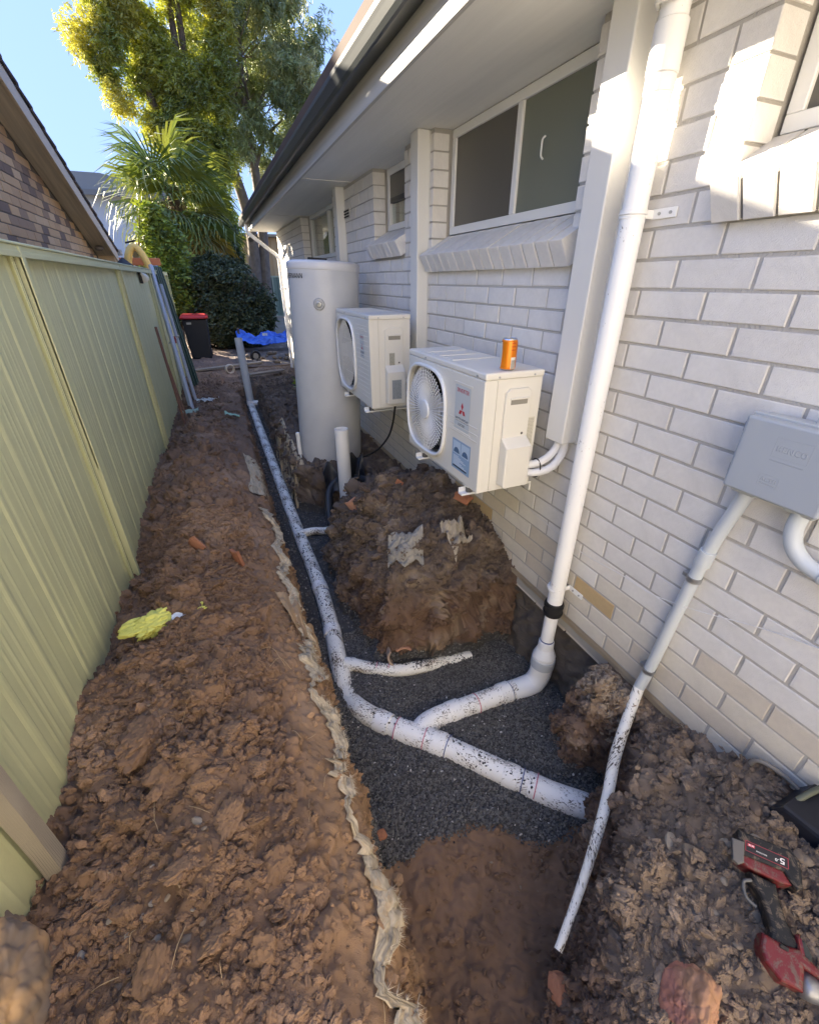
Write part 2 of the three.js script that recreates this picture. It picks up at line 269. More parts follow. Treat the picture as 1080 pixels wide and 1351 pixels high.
// ---- crumbs, clods, pebbles and gravel
function scatter(name, geo, mat, list, parent = scene) { // list of [x, y, z, size, r, g, b]
  const m = new THREE.InstancedMesh(geo, mat, list.length), M = new THREE.Matrix4(), q = new THREE.Quaternion(), e = new THREE.Euler(), c = new THREE.Color();
  list.forEach((p, i) => { q.setFromEuler(e.set(rnd() * 6.3, rnd() * 6.3, rnd() * 6.3)); const s = p[3]; M.compose(V(p[0], p[1], p[2]), q, V(s * R(.75, 1.25), s * R(.6, 1), s * R(.75, 1.25))); m.setMatrixAt(i, M); m.setColorAt(i, c.setRGB(p[4], p[5], p[6])); });
  m.name = parent === scene ? numbered(name) : name; m.castShadow = m.receiveShadow = true; parent.add(m); return tag(m, null, null, null, 'stuff');
}
const crumbMat = std(col(1, 1, 1), 0.97, { flatShading: true });
{
  const small = [], big = [];
  for (let i = 0; i < 190000; i++) {
    const nr = rnd() < .8, o = randomSoil(nr ? -2.6 : -8, .45), sd = SD[o];
    if (SG[o] > .3) continue;
    const x = SP[o * 3], z = SP[o * 3 + 2], ny = SN[o * 3 + 1], fl = sd < -.03 && ny > .75;
    if (fl && rnd() < .86) continue;
    const lip = x > -.03 && x < .2; if (lip && rnd() < .72) continue;
    const cl = n3(x * 5, 3, z * 5) + .5 * n3(x * 14, 1, z * 14); if (cl < -.05 && rnd() < .55) continue;
    let s = .0016 + .0105 * Math.pow(rnd(), lip || fl ? 7 : 3.2); if (!nr) s = s * 1.3 + .002;
    const k = R(.82, 1.12), q = [x + SN[o * 3] * s * .35, SP[o * 3 + 1] + ny * s * .35, z + SN[o * 3 + 2] * s * .35, s, SC[o * 3] * k, SC[o * 3 + 1] * k, SC[o * 3 + 2] * k];
    (s > .0055 ? big : small).push(q);
  }
  scatter('soil_crumbs', blob(1, 1, 4, .55, [1, .85, 1.15], 5), crumbMat, small, soil);
  scatter('soil_crumbs', blob(1, 4, 6, .46, [1, .78, 1.15], 3, .15), crumbMat, big, soil);
  // pebbles and broken stone
  const peb = [];
  for (let i = 0; i < 30000; i++) {
    const o = randomSoil(-3, .35), x = SP[o * 3], z = SP[o * 3 + 2]; if (SG[o] > .3) continue;
    const m3 = x > .5 && z > -1.25, m1 = x > .45 && z < -1.3, lf = x < .1;
    const pr = m3 ? (SD[o] > 0 ? .16 : .03) : m1 ? .1 : lf ? (z > -.75 && x < -.3 ? .3 : .025) : .02; if (rnd() > pr) continue;
    const s = .0013 + .0062 * Math.pow(rnd(), 4), k = R(.7, 1.3), p = rnd() < .7 ? [.22, .165, .115] : rnd() < .6 ? [.30, .25, .19] : [.18, .11, .08];
    peb.push([x, SP[o * 3 + 1] + s * .3, z, s, p[0] * k, p[1] * k, p[2] * k]);
  }
  // the pale broken stone left against the footing
  for (let i = 0; i < 900; i++) { const a = R(0, 6.28), q = Math.sqrt(rnd()), x = 1.26 + .08 * q * Math.cos(a), z = -.83 + .15 * q * Math.sin(a), s = R(.005, .011), k = R(.7, 1.2); peb.push([x, soilY(x, z) + s * .4, z, s, .3 * k, .24 * k, .18 * k]); }
  scatter('broken_stone', blob(1, 2, 9, .35, [1, .7, 1.25], 7), std(col(1, 1, 1), .92, { flatShading: true }), peb, soil);
  // larger clods that can be picked apart, children of the soil
  const geos = [1, 2, 3, 4, 5, 6].map((s) => blob(1, 10, s + 20, .36, [1, .75, 1.1], 7, .13));
  const clodCol = [[.20, .12, .07], [.175, .105, .062], [.23, .14, .082]].map((c) => std(col(...c), .97, { flatShading: true }));
  const darkCol = [[.135, .09, .062], [.11, .075, .053], [.17, .122, .088]].map((c) => std(col(...c), .97, { flatShading: true }));
  const put = (x, z, s, dark, lift = .1) => { const m = part('clod', geos[rnd() * 6 | 0], (dark ? darkCol : clodCol)[rnd() * 3 | 0], soil, [x, soilY(x, z) + s * lift, z]); s *= .82; m.scale.set(s * R(.85, 1.3), s * R(.7, 1), s * R(.85, 1.3)); m.rotation.set(R(-.6, .6), R(0, 6.3), R(-.6, .6)); };
  for (const [x, z, s] of [[-.5, -1.42, .075], [-.56, -1.2, .05], [-.42, -1.05, .085], [-.36, -.93, .07], [-.44, -.86, .06], [-.52, -1.0, .05], [-.22, -1.2, .05], [-.12, -1.08, .05], [-.17, -.97, .045], [-.08, -1.25, .04], [-.3, -1.28, .045], [-.25, -.84, .045], [-.12, -.85, .035], [-.06, -.93, .035], [-.2, -.72, .05], [-.3, -.66, .045], [-.1, -.6, .045], [-.05, -.75, .03], [-.56, -1.75, .06], [-.48, -1.95, .07], [-.58, -2.15, .06], [-.4, -2.2, .06], [-.5, -2.6, .06], [-.35, -.5, .05], [-.15, -.45, .04], [-.02, -.52, .03], [-.33, -1.62, .05], [-.2, -1.75, .05], [-.15, -1.5, .05]]) put(x, z, s, 0);
  for (let i = 0; i < 130; i++) { const o = randomSoil(-3.6, 0), x = SP[o * 3], z = SP[o * 3 + 2]; if (SG[o] > .1 || (SD[o] < .03) || (x > -.04 && x < .2)) { i -= .6; continue; } put(x, z, .012 + .026 * Math.pow(rnd(), 2), x > .3 ? 1 : 0, .2); }
  for (let i = 0; i < 40; i++) { const z = R(-7, -3.6), x = R(-.6, .05); put(x, z, R(.02, .05), 1, .2); }
  for (let i = 0; i < 80; i++) { const z = R(-3, -1.58), x = R(.55, 1.32); put(x, z, .015 + .04 * Math.pow(rnd(), 2), 1, .15); }
  // stones that show singly
  const sg = [1, 2, 3].map((s) => blob(1, 4, s + 60, .2, [1, .6, 1.25], 5)), sm = [[.25, .195, .14], [.21, .16, .115], [.30, .25, .19], [.17, .12, .085]].map((c) => std(col(...c), .85));
  const stone = (x, z, s) => { const m = part('stone', sg[rnd() * 3 | 0], sm[rnd() * 4 | 0], soil, [x, soilY(x, z) + s * .25, z]); m.scale.set(s * R(.8, 1.2), s * R(.7, 1.1), s * R(.8, 1.2)); m.rotation.set(R(-.5, .5), R(0, 6.3), R(-.5, .5)); };
  for (let i = 0; i < 55; i++) { const x = R(.62, 1.34), z = R(-.6, .1); if (sdTrench(x, z) < .02) continue; stone(x, z, .006 + .012 * Math.pow(rnd(), 1.6)); }
  for (let i = 0; i < 14; i++) stone(R(.95, 1.32), R(-.3, .05), R(.012, .024));
  for (let i = 0; i < 40; i++) { const x = R(-.6, -.25), z = R(-.75, -.2); stone(x, z, R(.005, .012)); }
  for (let i = 0; i < 30; i++) { const x = R(.55, 1.2), z = R(-2.9, -1.8); stone(x, z, R(.006, .012)); }
  // roots and straw lying on the soil
  for (let i = 0; i < 26; i++) { const x = R(-.45, .1), z = R(-1.4, -.25), a = R(0, 6.3), l = R(.03, .1), y = soilY(x, z) + .008; part('root', tube([[x, y, z], [x + l * .5 * Math.cos(a), y + R(.004, .012), z + l * .5 * Math.sin(a) + R(-.01, .01)], [x + l * Math.cos(a), soilY(x + l * Math.cos(a), z + l * Math.sin(a)) + .004, z + l * Math.sin(a)]], .0009, 5, 8), std(col(.42, .3, .17), .9), soil); }
}
{
  const list = [];
  for (let i = 0; i < 400000 && list.length < 52000; i++) {
    const nearB = rnd() < .74, o = randomSoil(nearB ? -2 : -7.4, -.4); if (SG[o] < .5 * rnd() + .2) continue;
    const z = SP[o * 3 + 2], s = (.0034 + .003 * rnd()) * (z < -2 ? 1.25 : 1) * (z < -4 ? 1.5 : 1), k = R(.4, 1.7), w = rnd() < .012 ? 3.5 : 1;
    list.push([SP[o * 3] + R(-.003, .003), SP[o * 3 + 1] + s * R(-.2, .9), z + R(-.003, .003), s, (.10 * k * w), (.095 * k * w), (.089 * k * w)]);
  }
  scatter('gravel', blob(1, 1, 13, .3, [1, .8, 1.1], 6), std(col(1, 1, 1), .7, { flatShading: true }), list);
}
// ---------------------------------------------------------------- the brick house
const WX = 1.37, SOFF = 2.315, BED0 = 1.609, HZ0 = -9.3, HZ1 = 1.2;
const house = tag(thing('brick_house', 'single storey white brick house with deep eave and dark gutter beside the trench', 'house'), null, null);
const cleanTex = tex(256, 256, (x, y) => .94 + .06 * tileNoise(x, y, 5, 12) + .04 * tileNoise(x, y, 22, 18) + .03 * (hash(x * 256 | 0, y * 256 | 0, 19) - .5));
const brickTone = [[.785, .76, .72], [.81, .785, .745], [.765, .74, .705], [.79, .755, .70]].map((c) => std(col(...c), .9, { bumpMap: grainTex, bumpScale: .0016, map: cleanTex }));
const creamTone = [[.70, .645, .55], [.73, .68, .59], [.67, .60, .50]].map((c) => std(col(...c), .9, { bumpMap: grainTex, bumpScale: .0016, map: cleanTex }));
const tanTone = std(col(.56, .41, .22), .9, { bumpMap: grainTex, bumpScale: .0016, map: cleanTex });
const mortarM = std(col(.46, .435, .395), .97, { bumpMap: grainTex, bumpScale: .004 });
// a brick whose outer face looks along -x at x = 0, unit length along z
function brickGeo(len, h, d, seed) {
  const rr = mulberry(seed * 31 + 7), c = .0026, l = len / 2, y = h / 2, j = () => (rr() - .5) * .0016;
  const A = [[0, -y + c + j(), -l + c + j()], [0, -y + c + j(), l - c + j()], [0, y - c + j(), l - c + j()], [0, y - c + j(), -l + c + j()]];
  const B = [[c, -y, -l], [c, -y, l], [c, y, l], [c, y, -l]], C = [[d, -y, -l], [d, -y, l], [d, y, l], [d, y, -l]];
  const pos = [], uv = [], ou = rr() * 3, ov = rr() * 3;
  const quad = (a, b, cc, e) => { for (const p of [a, b, cc, a, cc, e]) { pos.push(...p); uv.push((p[2] + p[0]) * 3 + ou, (p[1] + p[0]) * 3 + ov); } };
  quad(A[0], A[1], A[2], A[3]);
  for (let i = 0; i < 4; i++) { const k = (i + 1) % 4; quad(B[i], B[k], A[k], A[i]); quad(C[i], C[k], B[k], B[i]); }
  const g = new THREE.BufferGeometry(); g.setAttribute('position', new THREE.Float32BufferAttribute(pos, 3)); g.setAttribute('uv', new THREE.Float32BufferAttribute(uv, 2)); g.computeVertexNormals(); return g;
}
const bricksG = [1, 2, 3, 4, 5].map((s) => brickGeo(.2305, .0765, .1, s)), halfG = [1, 2, 3].map((s) => brickGeo(.11, .0765, .1, s + 9));
// openings [z0, z1, y0]; all reach the soffit
const OPEN = [[-6.98, -5.25, 1.66], [-3.96, -3.31, 1.75], [-2.865, -1.6, 1.66], [-0.985, .35, 1.75]];
{
  const wall = part('wall', (() => {
    const g = []; let z = HZ0; const x0 = WX + .0042;
    for (const [a, b, y] of OPEN) { g.push(lim(x0, 1.62, -.02, SOFF + .1, z, a - .006)); g.push(lim(x0, 1.62, -.02, y - .006, a - .006, b + .006)); z = b + .006; }
    g.push(lim(x0, 1.62, -.02, SOFF + .1, z, HZ1)); g.push(lim(1.40, 1.62, -.02, SOFF + .1, HZ0 - .12, HZ0)); g.push(lim(1.40, 1.62, -.02, SOFF + .1, HZ1, 3));
    return merge(g);
  })(), mortarM, house);
  const list = [];
  for (let k = -18; k < 8; k++) {
    const yc = BED0 + .086 * k + .043, cuts = OPEN.filter((o) => yc > o[2] - .02); let spans = [], z = HZ0;
    for (const o of cuts) { spans.push([z, o[0]]); z = o[1]; } spans.push([z, HZ1]);
    for (const [a, b] of spans) {
      // bond: perpends at -1.087 + .24 j in even rows, shifted half a brick in odd rows (row below bed 0 has whole joints)
      const off = ((k % 2) + 2) % 2 ? -1.087 : -1.087 + .12;
      let s = a; while (s < b - .01) {
        let e = off + .24 * Math.ceil((s - off + .012) / .24); if (e - s < .045) e += .24; if (e > b - .03) e = b;
        list.push([s + (s === a && s !== HZ0 ? 0 : .005), e - (e === b ? 0 : .005), yc, k]); s = e;
      }
    }
  }
  const cam = camera.position;
  list.forEach((b) => { const z = (b[0] + b[1]) / 2; const d = Math.hypot(WX - cam.x, b[2] - cam.y, z); b.push(z > -.12 ? 99 : d * d / (WX / d) / (b[1] - b[0])); });
  list.sort((p, q) => p[4] - q[4]);
  const rest = [];
  list.forEach((b, i) => {
    const L = b[1] - b[0], half = L < .15, g = half ? halfG[rnd() * 3 | 0] : bricksG[rnd() * 5 | 0], z = (b[0] + b[1]) / 2, k = b[3];
    const tan = (k === -16 && z < -.88 && z > -1.15) || (k === -16 && z < -2.02 && z > -2.3) || (k === -17 && z < -3.0 && z > -3.2);
    const m = tan ? tanTone : (k < -15 || (k < -13 && rnd() < .45)) ? creamTone[rnd() * 3 | 0] : brickTone[rnd() * 4 | 0];
    const p = [WX + R(-.0015, .0015), b[2] + R(-.0008, .0008), z], sz = L / (half ? .11 : .2305), rot = R(-.004, .004);
    if (i < 295) { const q = part('brick', g, m, wall, p); q.scale.z = sz; q.rotation.y = rot; }
    else { const h = g.clone(); h.scale(1, 1, sz); h.translate(...p); (rest[brickTone.indexOf(m) < 0 ? 4 : brickTone.indexOf(m)] ||= []).push(h); }
  });
  rest.forEach((l, i) => { if (l) tag(part('bricks', merge(l), i < 4 ? brickTone[i] : creamTone[1], wall), null, null, null, 'stuff'); });
  // ledge of mortar under the first course, cream plinth course, concrete footing
  part('mortar_ledge', (() => { const g = new THREE.BoxGeometry(.03, .022, HZ1 - HZ0, 1, 1, 300); const p = g.attributes.position; for (let i = 0; i < p.count; i++) { const z = p.getZ(i); if (p.getX(i) < 0) p.setX(i, p.getX(i) + .006 * n3(z * 9, 1, 0) - .003); p.setY(i, p.getY(i) + .005 * n3(z * 13, 5, p.getX(i) * 9)); } g.computeVertexNormals(); return g.translate(WX + .004, .05, (HZ0 + HZ1) / 2); })(), std(col(.5, .4, .27), .98, { bumpMap: grainTex, bumpScale: .006 }), wall);
  for (let z = -4.2; z < HZ1; z += .24) { const q = part('plinth_brick', bricksG[rnd() * 5 | 0], rnd() < .6 ? creamTone[rnd() * 3 | 0] : brickTone[2], wall, [WX + .006 + R(-.002, .002), -.002, z]); }
  part('footing', (() => { const g = new THREE.BoxGeometry(.32, .55, HZ1 - HZ0, 2, 30, 700); const p = g.attributes.position; for (let i = 0; i < p.count; i++) if (p.getX(i) < -.1) p.setX(i, p.getX(i) - .05 * sstep(.12, -.2, p.getY(i)) + .06 * n3(p.getY(i) * 5, 4, p.getZ(i) * 4) + .03 * n3(p.getY(i) * 22, 4, p.getZ(i) * 22)); g.computeVertexNormals(); return g.translate(WX + .16, -.325, (HZ0 + HZ1) / 2); })(), std(col(.19, .155, .12), 1, { map: softTex, bumpMap: grainTex, bumpScale: .012 }), wall);
  // the vent brick high between the windows
  const vb = part('vent_brick', box(.012, .074, .2, WX - .002, 2.1, -4.72, .003), std(col(.5, .48, .45), .9), wall);
  for (let i = 0; i < 3; i++) part('slot', box(.01, .012, .17, WX - .006, 2.078 + i * .022, -4.72), std(col(.02, .02, .02), 1), vb);
}
const whiteAl = std(col(.74, .74, .72), .38), trimM = std(col(.72, .705, .66), .5), darkAl = std(col(.03, .032, .035), .35);
const paneM = new THREE.MeshPhysicalMaterial({ color: col(.9, .93, .92), roughness: .03, transmission: 1, thickness: 0, side: THREE.DoubleSide });
const meshTex = tex(64, 64, (x, y) => (Math.sin(x * 6.283 * 16) > .2 || Math.sin(y * 6.283 * 16) > .2) ? .9 : .25);
const screenM = new THREE.MeshPhysicalMaterial({ color: col(.34, .32, .27), roughness: .35, transmission: .72, thickness: 0, side: THREE.DoubleSide });
const screenL = screenM.clone(); screenL.color.setRGB(.50, .52, .43);
const curtainM = std(col(.52, .46, .37), .95);
const roomM = std(col(.12, .11, .1), 1);
// one aluminium window: frame members, glass panes, fly screens, a dim curtain behind
function windowIn(z0, z1, y0, bays, label) {
  const x = 1.487, y1 = SOFF - .004, f = .042, w = part('window', merge([lim(x, x + .06, y0, y0 + f, z0, z1, .004), lim(x, x + .06, y1 - f, y1, z0, z1, .004), lim(x, x + .06, y0 + f, y1 - f, z0, z0 + f, .004), lim(x, x + .06, y0 + f, y1 - f, z1 - f, z1, .004)]), whiteAl, house);
  if (label) w.userData.label = label;
  const inner = z1 - z0 - 2 * f; let a = z0 + f;
  bays.forEach(([t, kind], i) => {
    const b = a + inner * t;
    if (i < bays.length - 1) part('mullion', lim(x - .002, x + .05, y0 + f, y1 - f, b - .02, b + .02, .004), whiteAl, w);
    const za = a + (i ? .02 : 0), zb = b - (i < bays.length - 1 ? .02 : 0);
    part('pane', lim(x + .028, x + .032, y0 + f, y1 - f, za, zb), paneM, w);
    if (kind === 'screen') { part('fly_screen', lim(x + .012, x + .015, y0 + f, y1 - f, za, zb), i ? screenL : screenM, w); }
    if (kind === 'sash') { part('sash_rail', lim(x + .01, x + .045, (y0 + y1) / 2 - .018, (y0 + y1) / 2 + .018, za, zb, .003), darkAl, w); part('fly_screen', lim(x + .012, x + .015, (y0 + y1) / 2 + .018, y1 - f, za, zb), screenM, w); }
    a = b;
  });
  // curtain in soft folds behind the glass
  const cg = new THREE.PlaneGeometry(z1 - z0, y1 - y0, 160, 1), p = cg.attributes.position; for (let i = 0; i < p.count; i++) p.setZ(i, .026 * Math.sin(p.getX(i) * 62 + 2 * n3(p.getX(i) * 4, 0, 0)));
  cg.computeVertexNormals(); cg.rotateY(-Math.PI / 2).translate(x + .11, (y0 + y1) / 2, (z0 + z1) / 2); part('curtain', cg, curtainM, w);
  return w;
}
windowIn(-6.97, -5.26, 1.80, [[.6, 'sash0'], [.4, 'open']]);
windowIn(-3.955, -3.315, 1.905, [[1, 'sash']]);
const bigW = windowIn(-2.86, -1.605, 1.80, [[.53, 'screen'], [.47, 'screen']]);
part('handle', tube([[1.48, 2.02, -1.98], [1.468, 2.03, -1.98], [1.466, 2.06, -1.98], [1.468, 2.09, -1.98], [1.48, 2.1, -1.98]], .004, 8, 14), whiteAl, bigW);
windowIn(-.98, .345, 1.89, [[.5, 'screen'], [.5, 'screen']]);
// sloping brick-on-edge sills
function sill(z0, z1, yTop) {
  const s = part('window_sill', (() => { const g = box(.21, .092, z1 - z0 - .012, .105, -.048, 0); g.rotateZ(.50); return g.translate(1.3, yTop - .004, (z0 + z1) / 2); })(), std(col(.2, .19, .17), .97), house);
  const n = Math.round((z1 - z0) / .0865), p = (z1 - z0) / n, geo = [1, 2, 3, 4].map((i) => brickGeo(p - .009, .104, .225, 40 + i));
  for (let i = 0; i < n; i++) { const b = part('sill_brick', geo[rnd() * 4 | 0], brickTone[rnd() * 4 | 0], s, [1.29 + R(-.0015, .0015) + .052 * Math.sin(.5), yTop - .052 * Math.cos(.5) + R(-.001, .001), z0 + p * (i + .5)]); b.rotation.z = .50; }
}
sill(-2.885, -1.545, 1.688); sill(-3.985, -3.3, 1.795); sill(-7, -5.25, 1.688); sill(-1.0, .38, 1.782);
// eave: soffit sheets with cover strips, fascia, gutter
{
  const EX = .895, soff = part('soffit', lim(EX + .02, 1.5, SOFF, SOFF + .012, HZ0 - .15, 2.4), std(col(.83, .81, .75), .75, { map: cleanTex }), house);
  for (const z of [-7, -4.55]) part('joint_strip', lim(EX + .03, WX, SOFF - .005, SOFF + .003, z - .014, z + .014, .002), std(col(.72, .7, .65), .7), soff);
  part('fascia', lim(EX, EX + .02, SOFF - .022, SOFF + .19, HZ0 - .15, 2.4, .003), std(col(.60, .585, .54), .5, { map: softTex }), house);
  const prof = [[EX - .001, SOFF + .095], [.815, SOFF + .068], [.803, SOFF + .07], [.79, SOFF + .083], [.779, SOFF + .105], [.772, SOFF + .118], [.768, SOFF + .134], [.777, SOFF + .141], [.783, SOFF + .132], [.79, SOFF + .11], [.803, SOFF + .088], [.815, SOFF + .075], [EX - .001, SOFF + .101]];
  const sh = new THREE.Shape(prof.map((p) => new THREE.Vector2(...p)));
  part('gutter', new THREE.ExtrudeGeometry(sh, { depth: 11.9, bevelEnabled: false }).translate(0, 0, HZ0 - .18), std(col(.030, .035, .037), .42), house);
  part('gutter_end', lim(.77, EX, SOFF + .07, SOFF + .14, HZ0 - .186, HZ0 - .18), std(col(.5, .5, .47), .5), house);
  // roof and the walls out of sight
  const rg = lim(0, 7.6, 0, .05, HZ0 - .2, 2.5); rg.rotateZ(.36).translate(.80, SOFF + .15, 0); part('roof', rg, std(col(.1, .075, .065), .9), house);
  part('inner_wall', merge([lim(1.95, 2.0, 0, SOFF, HZ0, 2.3), lim(1.62, 8, -.02, SOFF, HZ0 - .12, HZ0), lim(1.62, 8, -.02, SOFF, 2.3, 2.4), lim(7.9, 8, -.02, SOFF, HZ0, 2.3), lim(1.52, 8, SOFF + .014, SOFF + .03, HZ0, 2.4)]), roomM, house);
}
// ---------------------------------------------------------------- services on the wall
const dirtPaint = (base, dirt, amount, seed) => tex(1024, 512, (x, y) => {
  const a = tileNoise(x, y, 70, seed) + .8 * tileNoise(x, y, 150, seed + 3), b = tileNoise(x, y, 7, seed + 9) + .5 * tileNoise(x, y, 20, seed + 2), q = hash(x * 1024 | 0, y * 512 | 0, seed) - .5;
  const spot = sstep(.40, .62, a + amount + .6 * b + .25 * q), smear = sstep(-.3, 1, b + .5 * a + amount) * clamp(.42 + amount) * .9;
  return [0, 1, 2].map((i) => mix(mix(base[i], [.62, .53, .42][i], smear), dirt[i], spot));
}, true, [1.4, 2.8]);
const pvc = std(col(.86, .86, .85), .33), pvcOld = std(col(1, 1, 1), .4, { map: dirtPaint([.96, .96, .955], [.40, .37, .33], -.66, 3) });
const pvcDirty = std(col(1, 1, 1), .5, { map: dirtPaint([.965, .96, .945], [.27, .235, .20], -.15, 11) }), pvcMud = std(col(1, 1, 1), .6, { map: dirtPaint([.95, .94, .90], [.28, .24, .195], .02, 21) });
const pvcGrey = std(col(.56, .60, .63), .42), galv = std(col(.42, .43, .44), .4, { metalness: .85 }), rubber = std(col(.012, .012, .013), .6), redInk = std(col(.62, .22, .26), .5), blueInk = std(col(.08, .11, .24), .5);
// downpipe
{
  const t = thing('downpipe', 'tall white plastic downpipe with black rubber joint, standing left of the grey meter box', 'downpipe', [1.305, 0, -1.245]);
  const r = .037;
  part('pipe', tube([[0, SOFF, 0], [0, .15, .008]], r, 24), pvcOld, t);
  part('joint_collar', merge([rod([0, 2.06, 0], [0, 2.17, 0], r + .006, 24, r + .006, .003), rod([0, 2.02, 0], [0, 2.06, 0], r + .003, 24, r + .003, .002)]), pvc, t);
  for (const [y, k] of [[1.735, 1], [.235, 1]]) {
    const b = part('bracket', merge([tube(Array.from({ length: 20 }, (_, i) => { const a = i / 20 * 6.283; return [(r + .003) * Math.cos(a), y, (r + .003) * Math.sin(a)]; }), .0035, 6, 40, true), rod([0, y - .012, 0], [0, y + .012, 0], r + .003, 24, r + .003), lim(.028, .064, y - .012, y + .012, .02, .026, .002), lim(.058, .063, y - .014, y + .014, .02, .11, .003)]), pvc, t);
    for (const dz of [.05, .09]) part('screw', rod([.054, y, dz], [.06, y, dz], .0045, 10), galv, b);
  }
  part('upper_clip', merge([tube([[-.03, 2.2, -.03], [-.06, 2.2, -.005], [-.03, 2.2, .035]], .006, 8, 12)]), trimM, t);
  part('rubber_coupling', merge([rod([0, .075, .008], [0, .155, .008], r + .008, 24, r + .008, .004), rod([0, .088, .008], [0, .1, .008], r + .011, 24), rod([0, .128, .008], [0, .14, .008], r + .011, 24)]), rubber, t);
  part('lower_pipe', tube([[0, .09, .008], [-.012, -.16, .02]], .033, 24), pvcOld, t);
  part('pipe_ring', rod([-.0075, -.088, .0165], [-.008, -.095, .017], .0345, 24), blueInk, t);
  part('reducer', merge([rod([-.009, -.095, .017], [-.0105, -.14, .02], .039, 28, .041, .002), rod([-.0105, -.14, .02], [-.0125, -.185, .023], .041, 28, .058), rod([-.0125, -.185, .023], [-.0135, -.215, .024], .058, 28, .058, .002)]), pvc, t);
  part('socket', rod([-.013, -.205, .024], [-.017, -.262, .026], .0615, 28, .0615, .003), std(col(.52, .55, .58), .45), t);
  part('elbow', tube([[-.017, -.25, .026], [-.022, -.33, .026], [-.055, -.385, .024], [-.12, -.40, .02], [-.19, -.40, .018]], .0575, 28, 40), pvcOld, t);
}
// covers over the refrigerant lines
function lineCover(z, y0, label) {
  const t = thing('line_cover', label, 'pipe cover', [1.29, 0, z], 'line covers running down from the eave');
  part('cover', lim(0, .079, y0, SOFF - .001, -.055, .055, .006), std(col(.70, .69, .655), .42), t);
  part('back_plate', lim(.074, .0795, y0 - .004, SOFF - .006, -.062, .062, .002), std(col(.66, .65, .61), .45), t); return t;
}
lineCover(-1.418, .925, 'wide white line cover between the big window and the downpipe, nearest of the three');
lineCover(-2.965, 1.0, 'white line cover between the small window and the big window');
lineCover(-4.85, 1.0, 'cream line cover above the water heater, farthest of the three');
// split-system condensers
const ivory = std(col(.735, .71, .645), .42), ivoryDk = std(col(.66, .635, .57), .5), dkHole = std(col(.03, .032, .035), .8), wht = std(col(.78, .785, .78), .38);
function emblem(g, cx, cy, s, c) { // three diamonds meeting at one point
  g.fillStyle = c; for (const a of [-Math.PI / 2, Math.PI / 6, Math.PI * 5 / 6]) { g.save(); g.translate(cx, cy); g.rotate(a + Math.PI / 2); g.beginPath(); g.moveTo(0, 0); g.lineTo(s * .29, -s * .5); g.lineTo(0, -s); g.lineTo(-s * .29, -s * .5); g.closePath(); g.fill(); g.restore(); }
}
const badgeTex = canvasTex(512, 700, (g, w, h) => {
  g.fillStyle = '#c3c8c9'; g.fillRect(0, 0, w, h); g.textAlign = 'center';
  g.fillStyle = '#b3282f'; g.font = 'bold 86px sans-serif'; g.fillText('INVERTER', w / 2, 110, 430);
  emblem(g, w / 2, 385, 130, '#b81f2b');
  g.fillStyle = '#26262a'; g.font = 'bold 84px sans-serif'; g.fillText('MITSUBISHI', w / 2, 570, 450); g.font = 'bold 52px sans-serif'; g.fillText('ELECTRIC', w / 2, 640, 420);
});
const energyTex = canvasTex(512, 460, (g, w, h) => {
  g.fillStyle = '#8fa9c6'; g.fillRect(0, 0, w, h); g.fillStyle = '#b9cbdd'; g.fillRect(26, 30, 210, 190); g.fillRect(262, 30, 222, 190); g.fillStyle = '#4d6a8c'; g.beginPath(); g.arc(130, 205, 84, Math.PI, 0); g.fill(); g.beginPath(); g.arc(372, 205, 84, Math.PI, 0); g.fill();
  g.fillStyle = '#dfe7ee'; for (let i = 0; i < 8; i++) g.fillRect(40, 250 + i * 20, 160 + (i * 67) % 240, 9); g.fillStyle = '#273a52'; g.fillRect(40, 405, 400, 26);
});
const stickerTex = (bg, ink, seed) => canvasTex(256, 512, (g, w, h) => { g.fillStyle = bg; g.fillRect(0, 0, w, h); g.fillStyle = ink; const q = mulberry(seed); for (let y = 24; y < h - 20; y += 26) { let x = 20; while (x < w - 40) { const l = 12 + q() * 46; g.fillRect(x, y, Math.min(l, w - 20 - x), 9 + q() * 5); x += l + 10; } } });
const decal = (t, w, h, rough = .5, o = {}) => [new THREE.PlaneGeometry(w, h), new THREE.MeshStandardMaterial({ map: t, roughness: rough, ...o })];
const faceX = (g, x, y, z) => g.rotateY(-Math.PI / 2).translate(x, y, z);   // looks along -x
